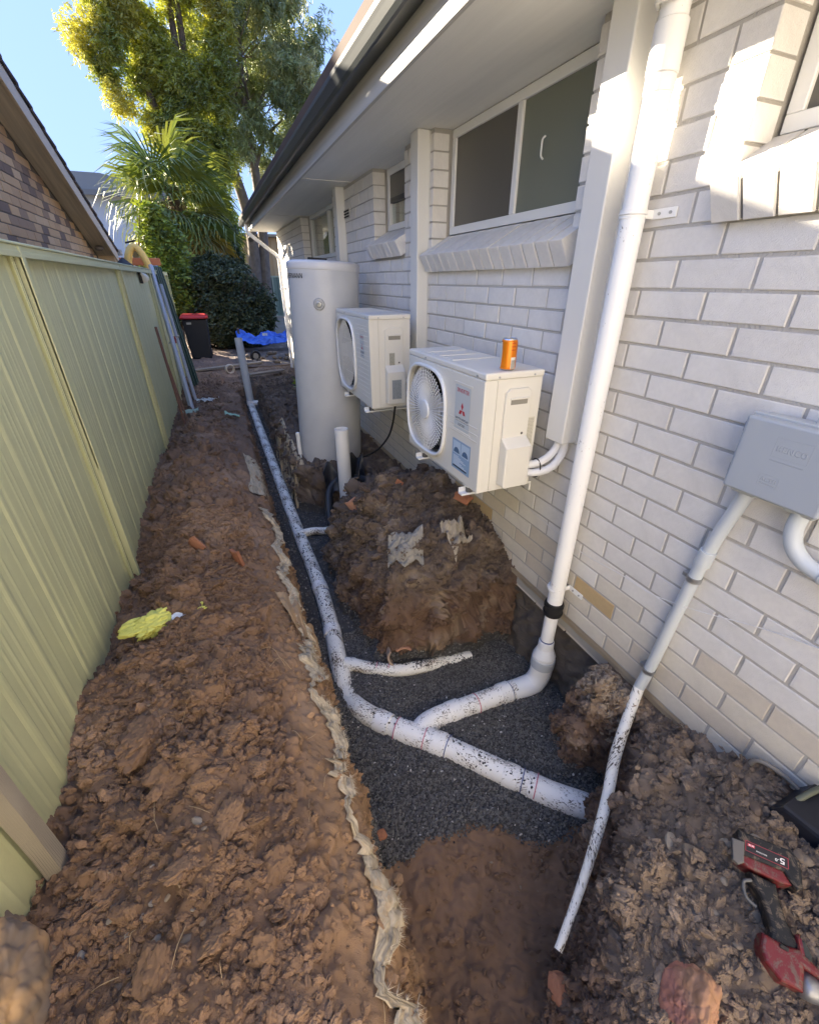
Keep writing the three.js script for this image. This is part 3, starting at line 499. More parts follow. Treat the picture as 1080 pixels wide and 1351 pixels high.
function condenser(pos, dim, label, second) {
  const [W, H, D] = dim, t = thing('air_conditioner', label, 'air conditioner', pos, 'air conditioner units hung on the white brick wall');
  // local: x from 0 (front) to D (wall side), y from 0 to H, z from -W (far) to 0 (near end)
  const fz0 = -W + .012, fz1 = -W * .405, fy0 = .035, fy1 = H - .055, cz = (fz0 + fz1) / 2 - .004, cy = (fy0 + fy1) / 2, rr = Math.min(fz1 - fz0, fy1 - fy0) / 2;
  // front panel with the fan opening cut out: outline is a square whose corners are arcs
  const sup = (n, a, b, e) => Array.from({ length: n }, (_, i) => { const q = i / n * 6.283, c = Math.cos(q), s = Math.sin(q); return [Math.sign(c) * Math.pow(Math.abs(c), e) * a, Math.sign(s) * Math.pow(Math.abs(s), e) * b]; });
  const A = (fz1 - fz0) / 2, B = (fy1 - fy0) / 2, hole = sup(64, A - .006, B - .006, .62).map((p) => [p[0] + cz, p[1] + cy]);
  const fp = extr([[-W, 0], [0, 0], [0, H - .03], [-W, H - .03]], .012, .004, 2, [hole]); // in (z, y)
  fp.rotateY(-Math.PI / 2); // x'=-zold.. shape x -> z
  part('front_panel', fp.translate(.012, 0, 0), ivory, t);
  part('casing', merge([lim(.014, D, 0, .012, -W + .003, -.003), lim(D - .012, D, .012, H - .03, -W + .003, -.003), lim(.014, D - .012, .012, H - .03, -W + .003, -W + .014), lim(.014, D - .012, .012, H - .03, -.02, -.003), lim(.014, D - .012, .012, H - .03, fz1 + .02, fz1 + .03)]), ivory, t);
  const lid = part('top_cover', lim(-.004, D + .004, H - .03, H, -W - .004, .004, .009), ivory, t);
  for (let i = 0; i < 3; i++) part('top_rib', lim(.03, D - .03, H - .001, H + .003, -W * .9 + i * .14, -W * .9 + i * .14 + .09, .0015), ivory, lid);
  for (const z of [-.06, -D * 2]) part('screw', rod([-.0075, H - .018, z], [-.004, H - .018, z], .0042, 8), galv, lid);
  for (const x of [.06, D - .05]) part('screw', rod([x, H - .018, .004], [x, H - .018, .0072], .0042, 8), galv, lid);
  // fan behind the guard
  part('fan_shroud', merge([lim(.15, .152, .02, H - .04, -W + .02, fz1 + .01), new THREE.CylinderGeometry(rr * 1.0, rr * 1.02, .12, 40, 1, true).rotateZ(Math.PI / 2).translate(.085, cy, cz)]), dkHole, t);
  const blade = (a0) => { const g = new THREE.PlaneGeometry(1, 1, 10, 10), p = g.attributes.position; for (let i = 0; i < p.count; i++) { const u = p.getX(i) + .5, v = p.getY(i) + .5, r = mix(.06, rr * .93, v), a = a0 + (u - .5) * mix(1.5, 1.15, v) + v * .5; p.setXYZ(i, .075 + (u - .5) * .06, cy + r * Math.sin(a), cz + r * Math.cos(a)); } g.computeVertexNormals(); return g; };
  const fan = part('fan', rod([.04, cy, cz], [.11, cy, cz], .065, 24), second ? wht : ivoryDk, t);
  for (let i = 0; i < 3; i++) part('fan_blade', blade(i * 2.094 + (second ? .9 : .3)), second ? std(col(.7, .72, .73), .5) : std(col(.16, .165, .17), .6), fan);
  // guard: rim, hub, spokes, rings
  const rim = [...sup(64, A, B, .62)].map((p) => [-.012, p[1] + cy, p[0] + cz]);
  const guard = part('fan_guard', tube(rim, .0095, 10, 160, true), wht, t), sp = [];
  const edge = (a) => { const c = Math.cos(a), s = Math.sin(a); let lo = 0, hi = 1; for (let k = 0; k < 24; k++) { const m = (lo + hi) / 2; if (Math.pow(Math.abs(m * c / A), 1 / .62) + Math.pow(Math.abs(m * s / B), 1 / .62) < 1) lo = m; else hi = m; } return lo; };
  if (!second) {
    const hub = part('guard_hub', rod([-.022, cy, cz], [-.006, cy, cz], .05, 32, .05, .004), wht, guard);
    const n = 60; for (let i = 0; i < n; i++) { const a = i / n * 6.283, L = edge(a), tw = .16; const pts = [.046, .1, .16, L].filter((r, k) => k === 3 || r < L - .02).map((r) => [-.013 + .004 * Math.cos(r * 9), cy + r * Math.sin(a + tw * r * 3), cz + r * Math.cos(a + tw * r * 3)]); pts[pts.length - 1] = [-.01, cy + L * Math.sin(a + tw * .5), cz + L * Math.cos(a + tw * .5)]; sp.push(tube(pts, .0027, 5, 6)); }
    for (let r = .066; r < rr * 1.25; r += .0165) { let run = []; const flush = () => { if (run.length > 3) sp.push(tube(run, .0016, 4, run.length)); run = []; }; for (let i = 0; i <= 96; i++) { const a = i / 96 * 6.283; if (r < edge(a) - .004) run.push([-.0105, cy + r * Math.sin(a), cz + r * Math.cos(a)]); else flush(); } flush(); }
  } else {
    for (let s = -A * 1.9; s < A * 1.9; s += .0125) { let run = []; for (let k = 0; k <= 40; k++) { const y = mix(-B, B, k / 40), z = s + y * .38; const rd = Math.hypot(z, y), a = Math.atan2(y, z); if (rd < edge(a) - .003) run.push([-.011, cy + y, cz + z]); } if (run.length > 2) sp.push(tube([run[0], run[run.length - 1]], .0015, 5, 1)); }
    for (const y of [-.12, 0, .12]) sp.push(tube([[-.008, cy + y, cz - A + .004], [-.008, cy + y, cz + A - .004]], .002, 5, 1));
  }
  tag(part('guard_wire', merge(sp), wht, guard), null, null, null, 'stuff');
  // badge, creases, energy label on the right of the front
  const bz = second ? -W * .2 : -W * .215, by = H * .66;
  const [bg, bm] = decal(badgeTex, second ? .085 : .135, second ? .15 : .2); part('badge', faceX(bg, -.0058, by, bz), bm, t);
  part('badge_frame', merge([lim(-.0062, .001, by - .112, by - .106, bz - .08, bz + .08), lim(-.0062, .001, by + .106, by + .112, bz - .08, bz + .08)]), ivory, t);
  if (!second) { for (const y of [.235, .265, .295]) part('crease', lim(-.0062, .002, y - .0025, y + .0025, fz1 + .03, -.03, .001), ivoryDk, t); const [eg, em] = decal(energyTex, .17, .15); part('energy_label', faceX(eg, -.0058, .125, -W * .2), em, t); }
  else for (let i = 0; i < 16; i++) part('crease', lim(-.0062, .002, .06 + i * .031, .064 + i * .031, fz1 + .035, -.03, .001), ivory, t);
  // near end: seam, service panel, handle, valve cover
  part('seam', lim(.058, .061, .004, H - .032, -.004, .0012), ivoryDk, t);
  const pz = .0005, sv = part('service_panel', extr([[.1, .03], [D - .055, .03], [D - .055, H * .84], [D - .075, H * .87], [.12, H * .87], [.1, H * .84]], .006, .004, 2).translate(0, 0, pz), ivory, t);
  part('handle_recess', lim(.125, D - .075, H * .745, H * .79, .009, .0108), std(col(.28, .265, .23), .8), sv);
  part('handle_lip', lim(.12, D - .07, H * .785, H * .80, .008, .018, .003), ivory, sv);
  part('valve_cover', (() => { const g = extr([[.0, .0], [.05, 0], [.05, H * .35], [.0, H * .42]], D * .42, .006, 2); g.rotateY(-Math.PI / 2); return g.translate(D * .78, H * .06, .008); })(), ivory, sv);
  part('cover_screw', rod([D * .7, H * .5, .008], [D * .7, H * .5, .0115], .006, 10), std(col(.1, .09, .08), .6), sv);
  const [sg, sm] = decal(stickerTex(second ? '#b5b2a4' : '#cfcaba', second ? '#6f6d63' : '#9c978a', 5), .04, .13); part('spec_sticker', sg.translate(second ? D * .52 : D * .87, H * .5, second ? .0112 : .0016), sm, sv);
  if (second) { const [g2, m2] = decal(stickerTex('#9fa4a6', '#6e757a', 8), .07, .13); part('valve_sticker', g2.translate(D * .56, H * .22, .0655), m2, sv); }
  // feet on wall arms
  for (const z of [-W * .15, -W * .8]) {
    const arm = part('wall_arm', merge([lim(-.02, WX - pos[0] - .002, -.055, -.045, z - .018, z + .018, .002), lim(-.02, WX - pos[0] - .002, -.045, -.022, z - .018, z - .014), lim(WX - pos[0] - .012, WX - pos[0] - .002, -.1, -.055, z - .018, z + .018, .002)]), wht, t);
    part('rubber_foot', rod([.03, -.045, z], [.03, -.012, z], .017, 14), std(col(.1, .1, .1), .7), arm);
    part('foot_bracket', lim(.005, .06, -.014, -.001, z - .025, z + .025, .003), wht, arm);
  }
  return t;
}
condenser([.98, .685, -1.512], [.79, .535, .285], 'nearer white air conditioner with round slatted fan guard and orange can on top');
condenser([.935, .755, -2.86], [.82, .6, .285], 'farther white air conditioner in front of the water heater, with thin slanted guard wires', true);
// insulated pipes from the near unit into its line cover
{
  const t = thing('refrigerant_pipes', 'pair of white insulated pipes curving from the near air conditioner into the wide line cover', 'pipe', [0, 0, 0]);
  const mt = std(col(.74, .74, .75), .7);
  part('pipe', tube([[1.2, .80, -1.51], [1.23, .802, -1.48], [1.28, .83, -1.445], [1.325, .885, -1.43], [1.335, .95, -1.428]], .018, 14), mt, t);
  part('pipe', tube([[1.2, .765, -1.505], [1.24, .765, -1.465], [1.30, .80, -1.415], [1.338, .87, -1.40], [1.342, .95, -1.402]], .018, 14), mt, t);
  part('cable_tie', tube(Array.from({ length: 14 }, (_, i) => { const a = i / 14 * 6.283; return [1.25 + .008 * Math.sin(a), .79 + .045 * Math.cos(a), -1.46 + .026 * Math.sin(a)]; }), .003, 6, 30, true), rubber, t);
}
{
  const t = thing('refrigerant_pipes', 'short white pipes leaving the side of the farther air conditioner', 'pipe');
  const mt = std(col(.74, .74, .75), .7);
  for (const y of [.84, .93]) part('pipe', tube([[1.16, y, -2.855], [1.2, y + .01, -2.83], [1.27, y + .06, -2.9], [1.33, y + .14, -2.95]], .017, 12), mt, t);
  tag(part('power_cable', tube([[1.12, .75, -2.9], [1.13, .60, -2.98], [1.16, .40, -3.2], [1.12, .2, -3.45], [.98, .09, -3.62], [.85, .06, -3.7]], .008, 8, 60), rubber, scene), 'thin black cable looping from under the farther air conditioner to the water heater base', 'cable');
}
// drink can
{
  const print = canvasTex(1024, 512, (g, w, h) => {
    g.fillStyle = '#e07f14'; g.fillRect(0, 0, w, h); g.fillStyle = '#f39a24'; g.fillRect(0, 0, w, 60);
    g.fillStyle = '#e9e2d4'; g.beginPath(); g.ellipse(330, 330, 70, 90, .4, 0, 7); g.fill(); g.fillStyle = '#24425e'; g.beginPath(); g.ellipse(330, 200, 60, 55, 0, 0, 7); g.fill();
    g.fillStyle = '#f0e9dc'; g.fillRect(610, 330, 110, 140); g.fillStyle = '#3c3430'; for (let i = 0; i < 12; i++) g.fillRect(620 + i * 8, 345, i % 3 ? 3 : 5, 60); for (let i = 0; i < 4; i++) g.fillRect(620, 420 + i * 11, 88, 5);
    g.fillStyle = '#c4571a'; for (let i = 0; i < 11; i++) g.fillRect(600, 120 + i * 17, 110 - (i * 37) % 40, 6);
  });
  const t = thing('drink_can', 'orange drink can standing on top of the near air conditioner', 'can', [1.105, 1.222, -1.555]);
  const lathe = (p) => new THREE.LatheGeometry(p.map((q) => new THREE.Vector2(...q)), 40);
  const b = part('body', lathe([[.0300, .004], [.033, .011], [.033, .108], [.0318, .113], [.0295, .117]]), new THREE.MeshStandardMaterial({ map: print, roughness: .28, metalness: .35, side: THREE.DoubleSide }), t); b.rotation.y = 2.3;
  const al = std(col(.75, .75, .75), .25, { metalness: 1 });
  part('rim', lathe([[0, .002], [.022, .001], [.026, 0], [.0300, .004]]), al, t);
  part('lid', lathe([[.0295, .117], [.0285, .120], [.0275, .122], [.0262, .122], [.0255, .118], [.0, .118]]), al, t);
  part('pull_tab', merge([box(.012, .0015, .022, 0, .1195, .004, .0006)]), al, t);
}
// water heater
{
  const t = thing('water_heater', 'tall grey cylindrical water heater standing against the wall behind the air conditioners', 'water heater', [.865, .02, -4.03]);
  t.rotation.z = -.045;
  const steel = std(col(.60, .61, .62), .38, { map: cleanTex }), r = .292;
  part('tank', new THREE.CylinderGeometry(r, r, 1.62, 72, 1, true).translate(0, .81, 0), steel, t);
  part('top_cap', new THREE.LatheGeometry([[r + .001, 1.6], [r + .006, 1.61], [r + .006, 1.645], [r - .004, 1.66], [r - .03, 1.667], [0, 1.68]].map((p) => new THREE.Vector2(...p)), 72), std(col(.66, .66, .66), .42), t);
  part('base_ring', new THREE.LatheGeometry([[0, 0], [r - .004, 0], [r - .004, .02], [r, .03]].map((p) => new THREE.Vector2(...p)), 60), std(col(.3, .3, .3), .6), t);
  const lab = canvasTex(1024, 160, (g, w, h) => { g.clearRect(0, 0, w, h); g.fillStyle = '#232427'; g.font = 'bold 150px sans-serif'; g.textBaseline = 'middle'; g.fillText('THERMANN', 40, h / 2 + 6, 940); });
  // curved lettering band; faces the trench
  const lg = new THREE.CylinderGeometry(r + .0012, r + .0012, .05, 24, 1, true, 0, .95); // theta from +z towards +x
  const m = part('lettering', lg.translate(0, 1.555, 0), new THREE.MeshStandardMaterial({ map: lab, transparent: true, alphaTest: .4, roughness: .5 }), t); m.rotation.y = -1.62;
  const a = -.38, cx = Math.sin(a), cz = Math.cos(a), y = 1.36;
  const vg = part('valve_plate', rod([r * cx * .99, y, r * cz * .99], [(r + .014) * cx, y, (r + .014) * cz], .045, 28, .041, .004), std(col(.42, .42, .41), .4), t);
  part('valve', merge([rod([(r + .01) * cx, y, (r + .01) * cz], [(r + .022) * cx, y, (r + .022) * cz], .026, 22, .022, .003), tube([[(r + .024) * cx - .012, y - .004, (r + .024) * cz], [(r + .027) * cx, y + .012, (r + .027) * cz], [(r + .024) * cx + .012, y - .004, (r + .024) * cz]], .004, 8, 12)]), galv, vg);
  part('lid_bracket', lim(-.13, .02, 1.672, 1.69, .02, .06, .003), rubber, t);
}
{ // thin white drain stick beside the heater
  const t = thing('valve_pipe', 'thin white capped pipe standing at the left foot of the water heater', 'pipe', [.548, 0, -3.94]);
  part('pipe', tube([[0, .30, 0], [0, .1, 0]], .018, 12), pvc, t); part('cap', rod([0, .29, 0], [0, .31, 0], .02, 14, .018, .003), pvc, t);
  part('hose', tube([[0, .12, 0], [.015, .02, .02], [.06, -.005, .06], [.12, .0, .1]], .009, 8, 24), pvcGrey, t);
}
// meter box
{
  const t = thing('meter_box', 'grey plastic meter box with embossed lid mounted on the brick wall at right', 'meter box', [1.27, 1.03, -.685]);
  const g1 = std(col(.39, .425, .47), .5, { bumpMap: grainTex, bumpScale: .0006 }), g2 = std(col(.45, .48, .5), .5);
  const emb = canvasTex(512, 488, (g, w, h) => { g.fillStyle = '#808080'; g.fillRect(0, 0, w, h); g.strokeStyle = '#b0b0b0'; g.lineWidth = 4; g.strokeRect(190, 70, 190, 130); g.fillStyle = '#ffffff'; g.font = 'bold 50px sans-serif'; g.textAlign = 'center'; g.fillText('KENCO', 285, 160); g.strokeRect(175, 330, 110, 75); g.font = 'bold 36px sans-serif'; g.fillText('ACTU', 230, 375); g.fillRect(186, 386, 86, 6); g.fillRect(190, 222, 180, 5); });
  emb.colorSpace = THREE.NoColorSpace;
  part('back_box', lim(.03, .099, .004, .206, .004, .236, .008), g2, t);
  const lid = part('lid', box(.034, .206, .236, .017, .103, .118, .009), g1, t);
  part('lid_face', faceX(new THREE.PlaneGeometry(.216, .19), -.0008, .103, .118), std(col(.39, .425, .47), .5, { bumpMap: emb, bumpScale: .0022, side: THREE.FrontSide }), lid);
  part('lid_edge', lim(.03, .038, -.003, .212, -.003, .242, .003), g2, t);
  for (const y of [.05, .17]) part('hinge', lim(.02, .045, y - .014, y + .014, -.009, -.001, .002), std(col(.2, .22, .25), .5), t);
  part('hasp', merge([lim(.035, .075, .206, .232, .135, .165, .003)]), g2, t);
  for (const z of [.045, .185]) part('spigot', lim(.03, .085, -.016, .004, z - .035, z + .035, .005), g2, t);
}
const saddle = (t, x, y, z, r) => { const s = part('saddle', merge([rod([x, y - .009, z], [x, y + .009, z], r + .003, 18), lim(x - .005, WX + .001, y - .008, y + .008, z - r - .02, z - r + .004, .002)]), galv, t); return s; };
{
  const t = thing('conduit', 'long grey conduit dropping from the meter box, muddy where it leans across the soil', 'conduit');
  part('pipe', tube([[1.33, 1.02, -.64], [1.338, .97, -.652], [1.345, .8, -.685], [1.345, .5, -.71], [1.342, .2, -.728], [1.325, .09, -.732]], .0205, 18), pvcGrey, t);
  part('muddy_pipe', tube([[1.325, .092, -.732], [1.25, .02, -.69], [1.1, -.04, -.6], [.97, -.06, -.505], [.78, -.12, -.385], [.6, -.20, -.285]], (u) => mix(.0205, .012, sstep(.3, 1, u)), 18), pvcMud, t);
  part('socket', rod([1.345, .72, -.693], [1.345, .78, -.688], .025, 20, .025, .002), pvcGrey, t);
  saddle(t, 1.345, .66, -.698, .0205); saddle(t, 1.341, .19, -.728, .0205);
}
{
  const t = thing('conduit', 'grey conduit elbow leaving the underside of the meter box at the right edge', 'conduit');
  part('pipe', tube([[1.32, 1.02, -.5], [1.32, .97, -.5], [1.322, .925, -.485], [1.325, .893, -.45], [1.327, .88, -.40], [1.328, .875, -.3], [1.33, .87, .3]], .021, 18, 60), pvcGrey, t);
  part('socket', rod([1.326, .881, -.405], [1.327, .876, -.34], .0245, 20, .0245, .002), pvcGrey, t);
}
tag(part('data_cable', tube([[1.364, .50, -1.7], [1.364, .47, -1.42], [1.362, .456, -1.2], [1.34, .50, -.95], [1.318, .525, -.8], [1.34, .56, -.65], [1.36, .63, -.46], [1.362, .70, -.2], [1.363, .78, .2]], .0016, 6, 120), std(col(.72, .72, .72), .5), scene), 'thin white cable strung loosely across the white brick wall behind the conduit', 'cable');
{ // downpipe at the far corner
  const t = thing('downpipe', 'slim white downpipe with an offset bend at the far corner of the house', 'downpipe');
  part('pipe', tube([[.85, SOFF + .06, -9.0], [.85, SOFF - .03, -9.0], [.865, SOFF - .06, -9.0], [.89, SOFF - .08, -9.0], [1.08, 2.09, -9.0], [1.275, 1.945, -9.0], [1.305, 1.915, -9.0], [1.315, 1.87, -9.0], [1.315, 1.6, -9.0], [1.315, .02, -9.0]], .030, 14, 120), pvc, t);
  part('bracket', merge([rod([1.315, 1.4, -9], [1.315, 1.43, -9], .039, 16), lim(1.33, WX, 1.4, 1.43, -9.04, -8.96)]), pvc, t);
  tag(part('corner_flood_light', merge([box(.05, .06, .1, .96, 2.24, -9.25, .01), rod([.92, 2.22, -9.2], [.9, 2.17, -9.16], .035, 16, .045), rod([1.0, 2.22, -9.2], [1.02, 2.17, -9.16], .035, 16, .045)]), std(col(.03, .03, .03), .5), scene), 'small black twin flood light under the far corner of the eave', 'light');
}
// ---------------------------------------------------------------- drain line in the trench
{
  const t = thing('drain_pipe', 'dirty white drain line with branches, half buried in the dark gravel of the trench', 'drain pipe');
  const y = -.394, r = .0505;
  part('main_pipe', tube([[.345, -.205, -7.3], [.352, -.285, -5.4], [.364, -.392, -3.3], [.366, -.39, -2.5], [.335, -.392, -1.98], [.312, -.398, -1.76], [.306, -.432, -1.62], [.315, -.425, -1.52], [.345, y, -1.42], [.40, y, -1.345], [.488, y, -1.245]], r, 22, 190), pvcMud, t);
  part('junction', tube([[.47, y, -1.262], [.66, y, -1.075]], r + .005, 24), pvcDirty, t);
  part('main_pipe', tube([[.65, y, -1.085], [.895, y, -.80], [.94, y - .006, -.752]], r, 24), pvcDirty, t);
  part('end_bend', tube([[.90, y - .002, -.795], [.97, y - .008, -.72], [1.05, y - .02, -.655], [1.10, y - .04, -.625]], r + .004, 24, 20), pvcDirty, t);
  part('junction_arm', tube([[.545, y, -1.185], [.60, y + .005, -1.222], [.68, y + .005, -1.236], [.76, y + .005, -1.236]], r + .002, 24, 18), pvcDirty, t);
  part('branch_pipe', tube([[.72, y + .004, -1.236], [1.135, y + .004, -1.228]], r, 24), pvcDirty, t);
  part('branch_pipe', tube([[.31, y - .01, -1.79], [.38, y + .008, -1.73], [.46, y + .012, -1.665], [.60, y + .012, -1.59], [.70, y + .01, -1.565], [.86, y - .006, -1.556], [1.05, y - .035, -1.55]], .036, 18, 50), pvcMud, t);
  part('branch_pipe', tube([[.36, -.37, -3.27], [.48, -.365, -3.26], [.60, -.375, -3.24], [.75, -.36, -3.25]], .034, 16, 30), pvcMud, t);
  const ring = (a, b, m, rr = r) => { const A = V(...a), B = V(...b), d = B.clone().sub(A).normalize().multiplyScalar(.0022); part('joint_ring', rod(A.clone().sub(d).toArray(), A.clone().add(d).toArray(), rr, 28), m, t); };
  ring([.47, y, -1.262], [.66, y, -1.075], redInk, r + .0065); ring([.40, y, -1.345], [.488, y, -1.245], blueInk, r + .002);
  ring([.575, y, -1.158], [.66, y, -1.075], redInk, r + .0065); ring([.655, y, -1.08], [.9, y, -.80], blueInk, r + .0065);
  ring([.885, y, -.812], [.95, y, -.74], blueInk, r + .0055); ring([.925, y, -.77], [.97, y, -.72], redInk, r + .0055);
  ring([.76, y + .005, -1.236], [1, y + .005, -1.236], redInk, r + .003); ring([.90, y + .004, -1.232], [1, y, -1.232], redInk, r + .002); ring([1.10, y + .004, -1.228], [1.2, y, -1.228], blueInk, r + .003);
  ring([.50, y + .012, -1.644], [.6, y + .012, -1.59], redInk, .038); ring([.56, y + .012, -1.612], [.6, y + .012, -1.59], redInk, .038);
  ring([.366, -.391, -2.42], [.366, -.391, -2.6], blueInk, r + .001);
  const collar = (a, b, rr) => part('collar', rod(a, b, rr, 26, rr, .002), pvcDirty, t);
  collar([.395, y, -1.352], [.445, y, -1.292], r + .0045); collar([.60, y, -1.134], [.645, y, -1.089], r + .0095); collar([.83, y, -.875], [.872, y, -.827], r + .0045); collar([.735, y + .005, -1.236], [.80, y + .005, -1.236], r + .006); collar([1.04, y + .004, -1.23], [1.10, y + .004, -1.229], r + .006); collar([.366, -.39, -2.46], [.366, -.39, -2.53], r + .004); collar([.335, -.392, -2.0], [.342, -.392, -2.07], r + .004); collar([.345, -.01 + y, -1.765], [.39, y + .004, -1.727], .041);
  // stones flung over the pipes
  const list = [], over = (a, b, rr, n) => { for (let i = 0; i < n; i++) { const q = rnd(), an = R(-.9, .9) * R(.6, 1.2), s = R(.003, .0055), A = V(...a).lerp(V(...b), q), d = V(b[0] - a[0], 0, b[2] - a[2]).normalize(); list.push([A.x - d.z * Math.sin(an) * (rr + .001), A.y + Math.cos(an) * (rr + .001), A.z + d.x * Math.sin(an) * (rr + .001), s, .05, .047, .044]); } };
  over([.364, -.392, -3.3], [.366, -.39, -2.5], r, 80); over([.352, -.285, -5.4], [.364, -.392, -3.3], r, 120); over([.366, -.39, -2.5], [.335, -.392, -1.95], r, 70); over([.65, y, -1.085], [.92, y, -.76], r, 70); over([.72, y, -1.236], [1.13, y, -1.228], r, 40); over([.38, y, -1.36], [.65, y, -1.085], r, 60); over([.46, y + .012, -1.665], [.70, y + .01, -1.565], .036, 90); over([.7, y + .01, -1.565], [1.0, y - .03, -1.55], .036, 200);
  scatter('gravel_on_pipe', blob(1, 1, 13, .3, [1, .8, 1.1], 6), std(col(1, 1, 1), .8), list, t);
}
{
  const t = thing('vent_pipe', 'upright white vent pipe at the far end of the trench', 'pipe', [.347, -.22, -7.25]);
  part('pipe', tube([[0, 0, 0], [-.02, 1.02, -.02]], .055, 22), pvcGrey, t);
  part('socket', rod([0, -.02, 0], [0, .1, 0], .061, 22, .061, .003), pvc, t); part('side_stub', merge([rod([.03, .06, .02], [.13, .06, .05], .038, 16), rod([.1, .06, .04], [.14, .06, .052], .044, 16)]), pvc, t);
}
{
  const t = thing('pipe_riser', 'open white pipe stub standing upright in front of the water heater', 'pipe', [.80, -.36, -3.28]);
  const g = new THREE.LatheGeometry([[.048, 0], [.055, 0], [.055, .862], [.054, .865], [.049, .865], [.048, .862], [.048, 0]].map((p) => new THREE.Vector2(...p)), 28); part('pipe', g, pvc, t);
}
// cloth-like sheets laid on the soil
function sheet(w, h, nx, ny, fn) { const g = new THREE.PlaneGeometry(w, h, nx, ny), p = g.attributes.position; for (let i = 0; i < p.count; i++) { const q = fn(p.getX(i) / w + .5, p.getY(i) / h + .5, i); p.setXYZ(i, q[0], q[1], q[2]); } g.computeVertexNormals(); return g; }
const weave = tex(128, 128, (x, y) => .5 + .25 * Math.sin(x * 6.283 * 32) + .25 * Math.sin(y * 6.283 * 32));
const geoText = std(col(1, 1, 1), .97, { bumpMap: weave, bumpScale: .0012, map: tex(256, 256, (x, y) => { const a = tileNoise(x, y, 9, 5), b = tileNoise(x, y, 40, 2), k = .78 + .22 * a + .14 * b, d = sstep(.1, .5, a + .4 * b) * .45; return [mix(.94 * k, .58, d), mix(.86 * k, .46, d), mix(.72 * k, .32, d)]; }, true) });
{
  // the frayed strip along the near-left lip of the trench
  const t = tag(thing('geotextile_strip', 'frayed tan geotextile strip hanging along the left lip of the trench', 'fabric'), null);
  const pts = [], rows = []; let first = -1;
  for (let r = rowAt(.2); r < rowAt(-2.75); r += 2) {
    let e = 0; for (let i = 0; i < NX; i++) if (SP[(r * NX + i) * 3] > 0 && SD[r * NX + i] < 0) { e = i; break; }
    while (e > 30 && SN[(r * NX + e) * 3 + 1] + SN[(r * NX + e - 3) * 3 + 1] + SN[(r * NX + e + 3) * 3 + 1] < 2.1) e--;
    e += 5;
    rows.push([r, e]);
  }
  const K = 16, pos = [], uv = [], idx = [], fr = [];
  rows.forEach(([r, e], a) => {
    const z = ROWS[r], n = n3(z * 3, 4, 1), gap = sstep(.1, .3, n3(z * 3.3, 8, 3)) * (z > -1.3 ? .8 : 0), wide = (z > -1.35 ? mix(6, 11, .5 + n) : mix(7, 11, .5 + n)) * (1 - gap), i0 = e - (z < -1.35 ? 9 : 9) + Math.round(5 * n3(z * 5, 1, 1));
    for (let k = 0; k <= K; k++) {
      const f = k / K, i = clamp(i0 + f * wide, 0, NX - 2), b = Math.floor(i), o = r * NX + b, q = i - b, P = [0, 1, 2].map((c) => mix(SP[o * 3 + c], SP[o * 3 + 3 + c], q)), nn = [0, 1, 2].map((c) => SN[o * 3 + c]);
      const lift = .007 + .006 * (.5 + n3(z * 14, f * 4, 2)) + .014 * Math.pow(Math.max(0, n3(z * 6, f * 3, 9)), 1) + f * .006;
      pos.push(P[0] + nn[0] * lift, P[1] + nn[1] * lift, P[2] + nn[2] * lift); uv.push(z * 3, f * .4);
      if (k === K) fr.push([P[0] + nn[0] * lift, P[1] + nn[1] * lift, P[2], gap]);
      if (a && k) { const c = a * (K + 1) + k, d = c - K - 1; idx.push(d - 1, d, c - 1, d, c, c - 1); }
    }
  });
  const g = new THREE.BufferGeometry(); g.setAttribute('position', new THREE.Float32BufferAttribute(pos, 3)); g.setAttribute('uv', new THREE.Float32BufferAttribute(uv, 2)); g.setIndex(idx); g.computeVertexNormals(); part('fabric', g, geoText, t);
  const th = [];
  for (const [x, y, z, gap] of fr) if (z > -1.4 && gap < .6) for (let i = 0; i < 22; i++) { const l = .005 + .028 * Math.pow(rnd(), 2), a = R(-1.3, 1.3), dn = R(-1.2, .1); th.push(new THREE.ConeGeometry(.0005, l, 3, 1, true).translate(0, l / 2, 0).applyQuaternion(new THREE.Quaternion().setFromUnitVectors(V(0, 1, 0), V(Math.cos(a), dn, Math.sin(a)).normalize())).translate(x - .004, y + R(0, .02), z)); }
  tag(part('loose_threads', merge(th), std(col(.62, .53, .40), .95), t), null, null, null, 'stuff');
  // bunched folds where the strip is gathered
  const sx = .135, sz = -1.62, b = part('folded_end', sheet(1, 1, 40, 40, (u, v) => { const a = (u - .5) * .15, l = v - .5; const x = sx - .02 + a * (1 - .5 * v) + .03 * v, z = sz + l * .30; return [x, soilY(Math.min(x, .16), z) + .014 + .03 * Math.exp(-l * l * 18) * (1 - Math.abs(u - .5)) + .013 * Math.sin(u * 16 + 5 * l) * (.4 + v) - Math.max(0, x - .165) * 1.4, z]; }), std(col(.40, .27, .15), .97, { bumpMap: weave, bumpScale: .0012 }), t);
  // second piece showing out of the heap farther back and the strip on the right wall of the trench
  const strip = (z0, z1, x0, wob, label) => { const s = thing('geotextile_strip', label, 'fabric'); part('fabric', sheet(1, 1, 60, 10, (u, v) => { const z = mix(z0, z1, u), x = x0 + (v - .5) * .12 + wob * n3(z * 3, 0, 4), y = soilY(x, z); return [x, y + .012 + .012 * n3(z * 15, v * 4, 1), z]; }), geoText, s); };
  strip(-2.95, -3.9, .095, .05, 'grey dusty geotextile scrap lying on the left bank opposite the water heater');
  strip(-3.75, -5.0, .475, .03, 'thin grey geotextile edge showing on the right wall of the far trench');
}
